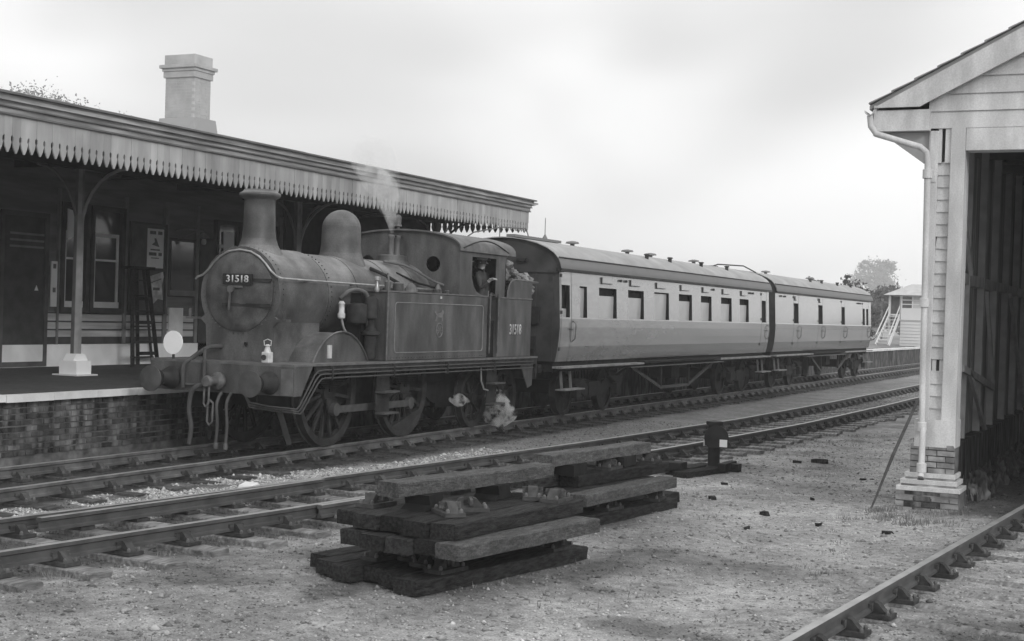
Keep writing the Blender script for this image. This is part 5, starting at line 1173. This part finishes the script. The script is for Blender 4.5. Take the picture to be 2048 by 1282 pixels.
tree('small round tree showing just above the roof of the farther coach', (170, 26.7, -.2), [(170, 26.7, 6.2, 1.1, 1.15, 1.2), (170, 26.7, 4, 1.4, 1.6, 1.5)], 3000, .2, 'leaf_hazed', 3, .2)
tree('low bushy tree between the signal box and the tall pale tree', (150, 15.2, -.2), [(150, 14.8, 4.2, 2, 2.0, 1.9), (150, 16.6, 3.4, 1.8, 1.8, 1.6), (150, 13, 4.9, 1.2, 1.1, 1.1)], 7000, .22, 'leaf_mid', 4, .2)
tree('pale bushy tree just beyond the roof of the signal box', (140, 10.6, -.2), [(140, 10.8, 4.3, 1.5, 1.6, 1.5), (140, 9.2, 3.8, 1.4, 1.4, 1.5), (140, 12, 3.4, 1.4, 1.4, 1.5)], 6000, .2, 'leaf_hazed', 5, .2)
k_ = 2.5
tree('leafy tree showing above the station roof beside the chimney', (58*k_, 123.0, -.2), [(x_*k_, -11.85+(y_+11.85)*k_, 2.15+(z_-2.15)*k_, rx_*k_, ry_*k_, rz_*k_) for (x_, y_, z_, rx_, ry_, rz_) in ((58, 41.5, 11.2, 2.4, 3.0, 1.7), (60.5, 39.7, 10.7, 2.4, 2.4, 1.4), (55, 43, 11.1, 2.4, 2.6, 1.6), (58, 42, 9.2, 3.4, 4.6, 2.6), (62, 38, 9.6, 2, 2, 1.5))], 60000, .2, 'leaf_hazed', 6, .35)
m = []
for k in range(70): 
    y = -60+k*2.6; m.append((260+random.uniform(-6, 6), y, 2.4+random.uniform(-.6, 1.0), 2.4, 2.2, random.uniform(1.6, 2.9)))
lf = leaf_cloud('far_wood', m, 26000, .5, 'leaf_mid', None, 8); tag(lf, 'distant line of woodland along the horizon', 'woodland', kind='stuff')

# ------------------------------------------------------------------ stacked old sleepers
def stack_sleeper(px, py, ztop, ang, label, group, pale=False, L_=2.45, chairs=(), seed=0):
    """px,py: near end corner of the top face on the side towards the yard; runs along ang"""
    d = Vector((math.cos(ang), math.sin(ang), 0)); q_ = Vector((-math.sin(ang), math.cos(ang), 0))
    t = thing('wooden_sleeper', label, 'sleeper', Vector((px, py, ztop-.127))+d*L_/2+q_*.127, group)
    o = bpy.data.objects.new('timber', sleeper_mesh(L_, .252, .127, seed, 'weathered_wood' if pale else 'tarred_wood')); COL.objects.link(o); o.parent = t; o.location = (0, 0, .127); o.rotation_euler = (random.uniform(-.006, .006), 0, ang-PI/2)
    for (s_, tilt) in chairs:
        ch_ = bpy.data.objects.new('rail_chair', CHAIR); COL.objects.link(ch_); ch_.parent = t; ch_.location = d*(s_)+Vector((0, 0, .127)); ch_.rotation_euler = (0, 0, ang-PI/2+tilt)
    return t
GA, GB = 'old sleepers stacked in the foreground', 'old sleepers in the farther stack'
def layer(px, py, z, ang, labels, group, pales, L_, chs, jit, seed):
    q_ = Vector((-math.sin(ang), math.cos(ang), 0)); d = Vector((math.cos(ang), math.sin(ang), 0)); P0 = Vector((px, py, 0)); r_ = random.Random(seed)
    for k, lb in enumerate(labels):
        P1 = P0+q_*k*.262+d*(jit[k] if k < len(jit) else r_.uniform(-.1, .1))
        stack_sleeper(P1.x, P1.y, z+r_.uniform(-.004, .004), ang, lb, group, k in pales, L_, chs[k] if k < len(chs) else (), seed*10+k)
layer(10.75, -6.28, -.085, -.2, ['tarred sleeper on the ground at the yard side of the near stack', 'tarred sleeper on the ground, second from the yard side of the near stack', 'tarred sleeper on the ground under the middle of the near stack', 'tarred sleeper on the ground, fourth from the yard side of the near stack', 'tarred sleeper on the ground, second from the track side of the near stack', 'tarred sleeper on the ground at the track side of the near stack'], GA, (), 2.6, [((-.75, 0), (.95, 0)), ((-.75, 0), (.8, 0)), ((-.7, 0), (.75, 0)), ((-.75, 0), (.75, 0)), (), ()], [-.12, 0, .1, -.05, .05, .25], 1)
layer(10.66, -6.63, .235, -.167, ['pale weathered sleeper on the yard side of the second layer, jutting below the dark one', 'sleeper second from the yard side in the second layer of the near stack', 'sleeper in the middle of the second layer of the near stack', 'sleeper second from the track side in the second layer of the near stack', 'sleeper on the track side of the second layer of the near stack'], GA, (0,), 2.25, [], [0, .05, -.02, -.04, .02], 2)
layer(10.85, -6.49, .372, -.095, ['tar black sleeper with a long dark side above the pale jutting one', 'sleeper second from the yard side on the upper deck of the near stack', 'sleeper in the middle of the upper deck of the near stack', 'sleeper second from the track side on the upper deck of the near stack', 'sleeper on the track side of the upper deck with its end split'], GA, (), 2.35, [((.85, .1),), ((-.62, .9), (-.3, 2.2), (.9, .5)), (), (), ((-.75, 0), (.55, 0))], [0, -.05, .03, -.02, .1], 3)
stack_sleeper(11.15, -5.78, .635, -.165, 'lone weathered sleeper propped on iron chairs on top of the near stack', GA, True, 2.55, (), 40)
for s_, dd_ in ((.35, 0), (1.6, 0)):
    pass
for (x, y, lb) in ((11.62, -5.78, 'dark block propping the near end of the lone sleeper on the near stack'), (12.7, -5.96, 'dark block propping the middle of the lone sleeper on the near stack')):
    tag(MB().prism([(x-.22, .374), (x+.2, .374), (x+.12, .44), (x+.14, .508), (x-.15, .508), (x-.12, .42)], 1, y-.13, y+.12).build('packing_block', 'loco_dark'), lb, 'block')
layer(15.0, -5.98, -.09, -.13, ['tarred sleeper on the ground at the yard side of the farther stack', 'tarred sleeper on the ground beneath the middle of the farther stack', 'tarred sleeper on the ground jutting out beyond the farther stack'], GB, (), 2.6, [((.9, .2), (-.3, 0)), ((.8, 0), (-.7, 0)), ()], [-.1, .5, .1], 5)
layer(14.78, -6.13, .2, -.105, ['pale weathered sleeper on the yard side in the middle of the farther stack', 'sleeper behind the pale one in the middle layer of the farther stack', 'sleeper on the track side in the middle layer of the farther stack'], GB, (0,), 2.4, [], [0, -.1, .05], 6)
layer(15.3, -5.82, .34, -.13, ['dark sleeper lying on the pale one in the farther stack', 'dark sleeper on the track side of the upper deck of the farther stack'], GB, (), 2.35, [((-.2, .1), (.9, .2)), ((-.7, 0), (.6, 0))], [0, -.62], 7)
stack_sleeper(14.75, -5.72, .6, -.1, 'weathered sleeper alone on the very top of the farther stack', GB, True, 2.6, (), 70)
for (x, y, lb) in ((15.4, -5.68, 'dark block under the near end of the topmost farther sleeper'), (16.7, -5.81, 'dark block under the far end of the topmost farther sleeper')):
    tag(MB().box(x-.2, x+.2, y-.12, y+.12, .343, .473, None, .01).build('packing_block', 'loco_dark'), lb, 'block')

# ------------------------------------------------------------------ ground signal
t = thing('ground_signal', 'short black ground signal with a round target bearing a white square', 'signal', (22.2, -5.38, -.2))
sx, sy = 22.2, -5.36
MB().lathe([(.12, -.2), (.12, -.16), (.095, -.14), (.09, .44), (.1, .46), (.1, .5)], (sx, sy, 0), 2, 20).build('post', 'signal_black', t, 40)
MB().lathe([(.13, .5), (.135, .53), (.13, .555), (.03, .57)], (sx, sy, 0), 2, 20).build('cap', 'signal_black', t, 40)
pts = [(sy-.07+math.cos(a)*.195, .3+math.sin(a)*.2) for a in np.linspace(-.85, PI+.85, 26)]
tg = MB().prism(pts, 0, sx-.13, sx-.115).build('target', 'signal_black', t)
MB().box(sx-.137, sx-.131, sy-.245, sy-.125, .17, .285).build('white_square', 'white_enamel', tg)
MB().box(sx-.13, sx+.1, sy+.12, sy+.135, .17, .27).build('side_lens', 'white_lamp', t)
MB().box(sx-.1, sx+.1, sy-.14, sy+.12, .18, .42).build('lamp_case', 'signal_black', t)
for k, (a, b) in enumerate((((21.3, -4.95), (22.6, -5.15)), ((21.0, -5.2), (22.3, -5.5)))):
    MB().bar((a[0], a[1], -.2), (b[0], b[1], -.2), .24, .1).build('base_timber', 'tarred_wood', t)
MB().box(21.95, 22.6, -5.62, -5.5, -.2, -.08).box(22.25, 22.42, -5.75, -5.6, -.22, -.1).build('base_frame', 'loco_dark', t)
MB().box(21.2, 21.5, -5.15, -4.85, -.15, -.04).build('crank_box', 'loco_dark', t)
MB().tube([(21.35, -4.9, -.05), (21.7, -4.5, -.1), (22.0, -4.1, -.12)], .02, 6).build('point_rod', 'loco_frame', t)

# ------------------------------------------------------------------ small debris
SCR = ((18.62, -6.41, .075, 'lump of dark wood on the gravel near the end of the farther stack'), (24.84, -6.44, .13, 'long dark strip of wood lying far out on the yard gravel'), (24.55, -6.13, .07, 'short dark scrap beside the long dark strip on the gravel'), (19.48, -7.53, .05, 'small dark chip on the gravel midway between stack and shed'),
  (17.57, -7.37, .07, 'dark splinter on the gravel in front of the shed corner'), (17.09, -8.14, .05, 'dark chip lying on the pale gravel before the leaning rod'), (17.0, -8.95, .06, 'dark scrap nearest to the shed plinth grass'), (27.21, -4.75, .07, 'dark scrap beside the sleeper ends of the siding'),
  (27.1, -5.05, .05, 'smaller dark scrap close to the siding sleeper ends'), (16.3, -7.5, .05, 'tiny dark chip on the open gravel nearest the camera'), (22.6, -7.6, .05, 'tiny dark chip on the gravel well in front of the shed doorway'), (20.6, -6.0, .045, 'tiny dark chip on the gravel in front of the ground signal'))
for (x, y, s_, lb) in SCR:
    m = MB(); M = Matrix.Translation((x, y, float(z_at(x, y))+s_*.25)) @ Matrix.Rotation(random.uniform(0, 6), 4, 'Z'); m.box(-s_, s_, -s_*.5, s_*.5, -s_*.3, s_*.35, M, s_*.18)
    tag(m.build('scrap_of_wood', 'tarred_wood'), lb, 'scrap', 'dark scraps scattered on the yard gravel')
t = tag(MB().prism([(14.72, -.22), (15.02, -.22), (15.05, -.1), (14.95, -.02), (14.8, -.05)], 1, -1.75, -1.55).build('pale_stone', 'coping_white', bevel=.02), 'large pale stone among the chippings between the two tracks', 'stone')
# grass tufts
def grass(name, pts, label, h=.1):
    n = len(pts); P_ = np.array(pts); a = rng.uniform(0, 2*PI, n); hh = h*rng.uniform(.5, 1.5, n); w_ = .006
    le = rng.uniform(-.5, .5, (n, 2))*hh[:, None]
    z0 = z_at(P_[:, 0], P_[:, 1])-.01
    A = np.stack([P_[:, 0]-np.cos(a)*w_, P_[:, 1]-np.sin(a)*w_, z0], 1); B = np.stack([P_[:, 0]+np.cos(a)*w_, P_[:, 1]+np.sin(a)*w_, z0], 1); C_ = np.stack([P_[:, 0]+le[:, 0], P_[:, 1]+le[:, 1], z0+hh], 1)
    V = np.stack([A, B, C_], 1).reshape(-1, 3); me = bpy.data.meshes.new(name); me.vertices.add(n*3); me.vertices.foreach_set('co', V.reshape(-1).astype(np.float32)); me.loops.add(n*3); me.loops.foreach_set('vertex_index', np.arange(n*3)); me.polygons.add(n); me.polygons.foreach_set('loop_start', np.arange(0, n*3, 3)); me.update(calc_edges=True)
    me.materials.append(MATS['grass_blade']); o = bpy.data.objects.new(name, me); COL.objects.link(o); tag(o, label, 'grass', kind='stuff')
gp = []
for k in range(45):
    x0 = random.uniform(17.8, 19.3); y0 = random.uniform(-9.6, -8.3)
    gp += [(x0+random.gauss(0, .06), y0+random.gauss(0, .06)) for _ in range(22)]
grass('grass', gp, 'tufts of grass and weeds growing before the shed plinth', .07)
gp = []
for k in range(160):
    x0 = random.uniform(8, 34); y0 = random.choice((random.uniform(-11.5, -4.8), random.uniform(-9, -5)))
    gp += [(x0+random.gauss(0, .08), y0+random.gauss(0, .08)) for _ in range(10)]
for k in range(40):
    x0 = random.uniform(9, 14); y0 = float(s_y(x0))-.9+random.gauss(0, .15); gp += [(x0+random.gauss(0, .04), y0+random.gauss(0, .04)) for _ in range(14)]
grass('weeds', gp, 'thin weeds scattered over the goods yard and by the siding', .05)

# ------------------------------------------------------------------ steam and haze
def volume_mat(name, dens, col_=.95, noise=None, aniso=0., lo=.42, hi=.62):
    m = bpy.data.materials.new(name); m.use_nodes = True; nt = m.node_tree; nt.nodes.clear(); o = nt.nodes.new('ShaderNodeOutputMaterial'); v = nt.nodes.new('ShaderNodeVolumePrincipled')
    v.inputs['Color'].default_value = (col_, col_, col_, 1); v.inputs['Density'].default_value = dens; v.inputs['Anisotropy'].default_value = aniso; nt.links.new(v.outputs[0], o.inputs['Volume'])
    if noise:
        g = nt.nodes.new('ShaderNodeNewGeometry'); t_ = nt.nodes.new('ShaderNodeTexNoise'); t_.inputs['Scale'].default_value = noise; t_.inputs['Detail'].default_value = 3; nt.links.new(g.outputs['Position'], t_.inputs[0])
        r_ = nt.nodes.new('ShaderNodeMapRange'); r_.inputs[1].default_value = lo; r_.inputs[2].default_value = hi; r_.inputs[3].default_value = 0; r_.inputs[4].default_value = dens; nt.links.new(t_.outputs[0], r_.inputs[0]); nt.links.new(r_.outputs[0], v.inputs['Density'])
    MATS[name] = m; return m
volume_mat('steam_low', 16., noise=7., lo=.5, hi=.68); volume_mat('steam_mid', 5., noise=6., lo=.4, hi=.66); volume_mat('steam_high', 1.5, noise=5, lo=.4, hi=.7)
volume_mat('haze_air', .0009, .97)
def plume(name, pts, rs, mt, label):
    o = MB().tube(pts, rs, 16).build(name, mt, None, True); tag(o, label, 'steam', kind='stuff'); return o
plume('steam', [(22.55, .72, 3.5), (22.5, .72, 3.68), (22.42, .72, 3.9), (22.38, .72, 4.1), (22.3, .74, 4.35), (22.1, .76, 4.6)], [.03, .08, .14, .2, .2, .05], 'steam_mid', 'jet of white steam rising from the safety valve')
plume('steam', [(22.56, .72, 3.55), (22.48, .72, 3.8), (22.36, .73, 4.1), (22.1, .74, 4.45), (21.8, .76, 4.8), (21.5, .78, 5.0)], [.04, .14, .25, .36, .4, .15], 'steam_high', 'thin outer veil of the steam rising over the safety valve')
plume('drifting_steam', [(22.3, .73, 4.05), (22.0, .75, 4.35), (21.75, .78, 4.6), (21.5, .8, 4.8)], [.1, .26, .24, .05], 'steam_high', 'thin steam drifting up before the canopy valance')
plume('leaking_steam', [(24.6, -.3, .72), (24.75, -.34, .58), (24.95, -.34, .4), (25.1, -.32, .2), (25.2, -.3, .0)], [.07, .2, .24, .34, .08], 'steam_low', 'low puff of steam leaking beside the rear wheels')
plume('leaking_steam', [(23.2, -.2, .58), (23.45, -.25, .56), (23.9, -.22, .52)], [.04, .13, .04], 'steam_low', 'faint wisp of steam by the cab steps')
hz = MB().box(-3, 900, -200, 320, -1.6, 36).build('haze', 'haze_air'); hz['kind'] = 'stuff'
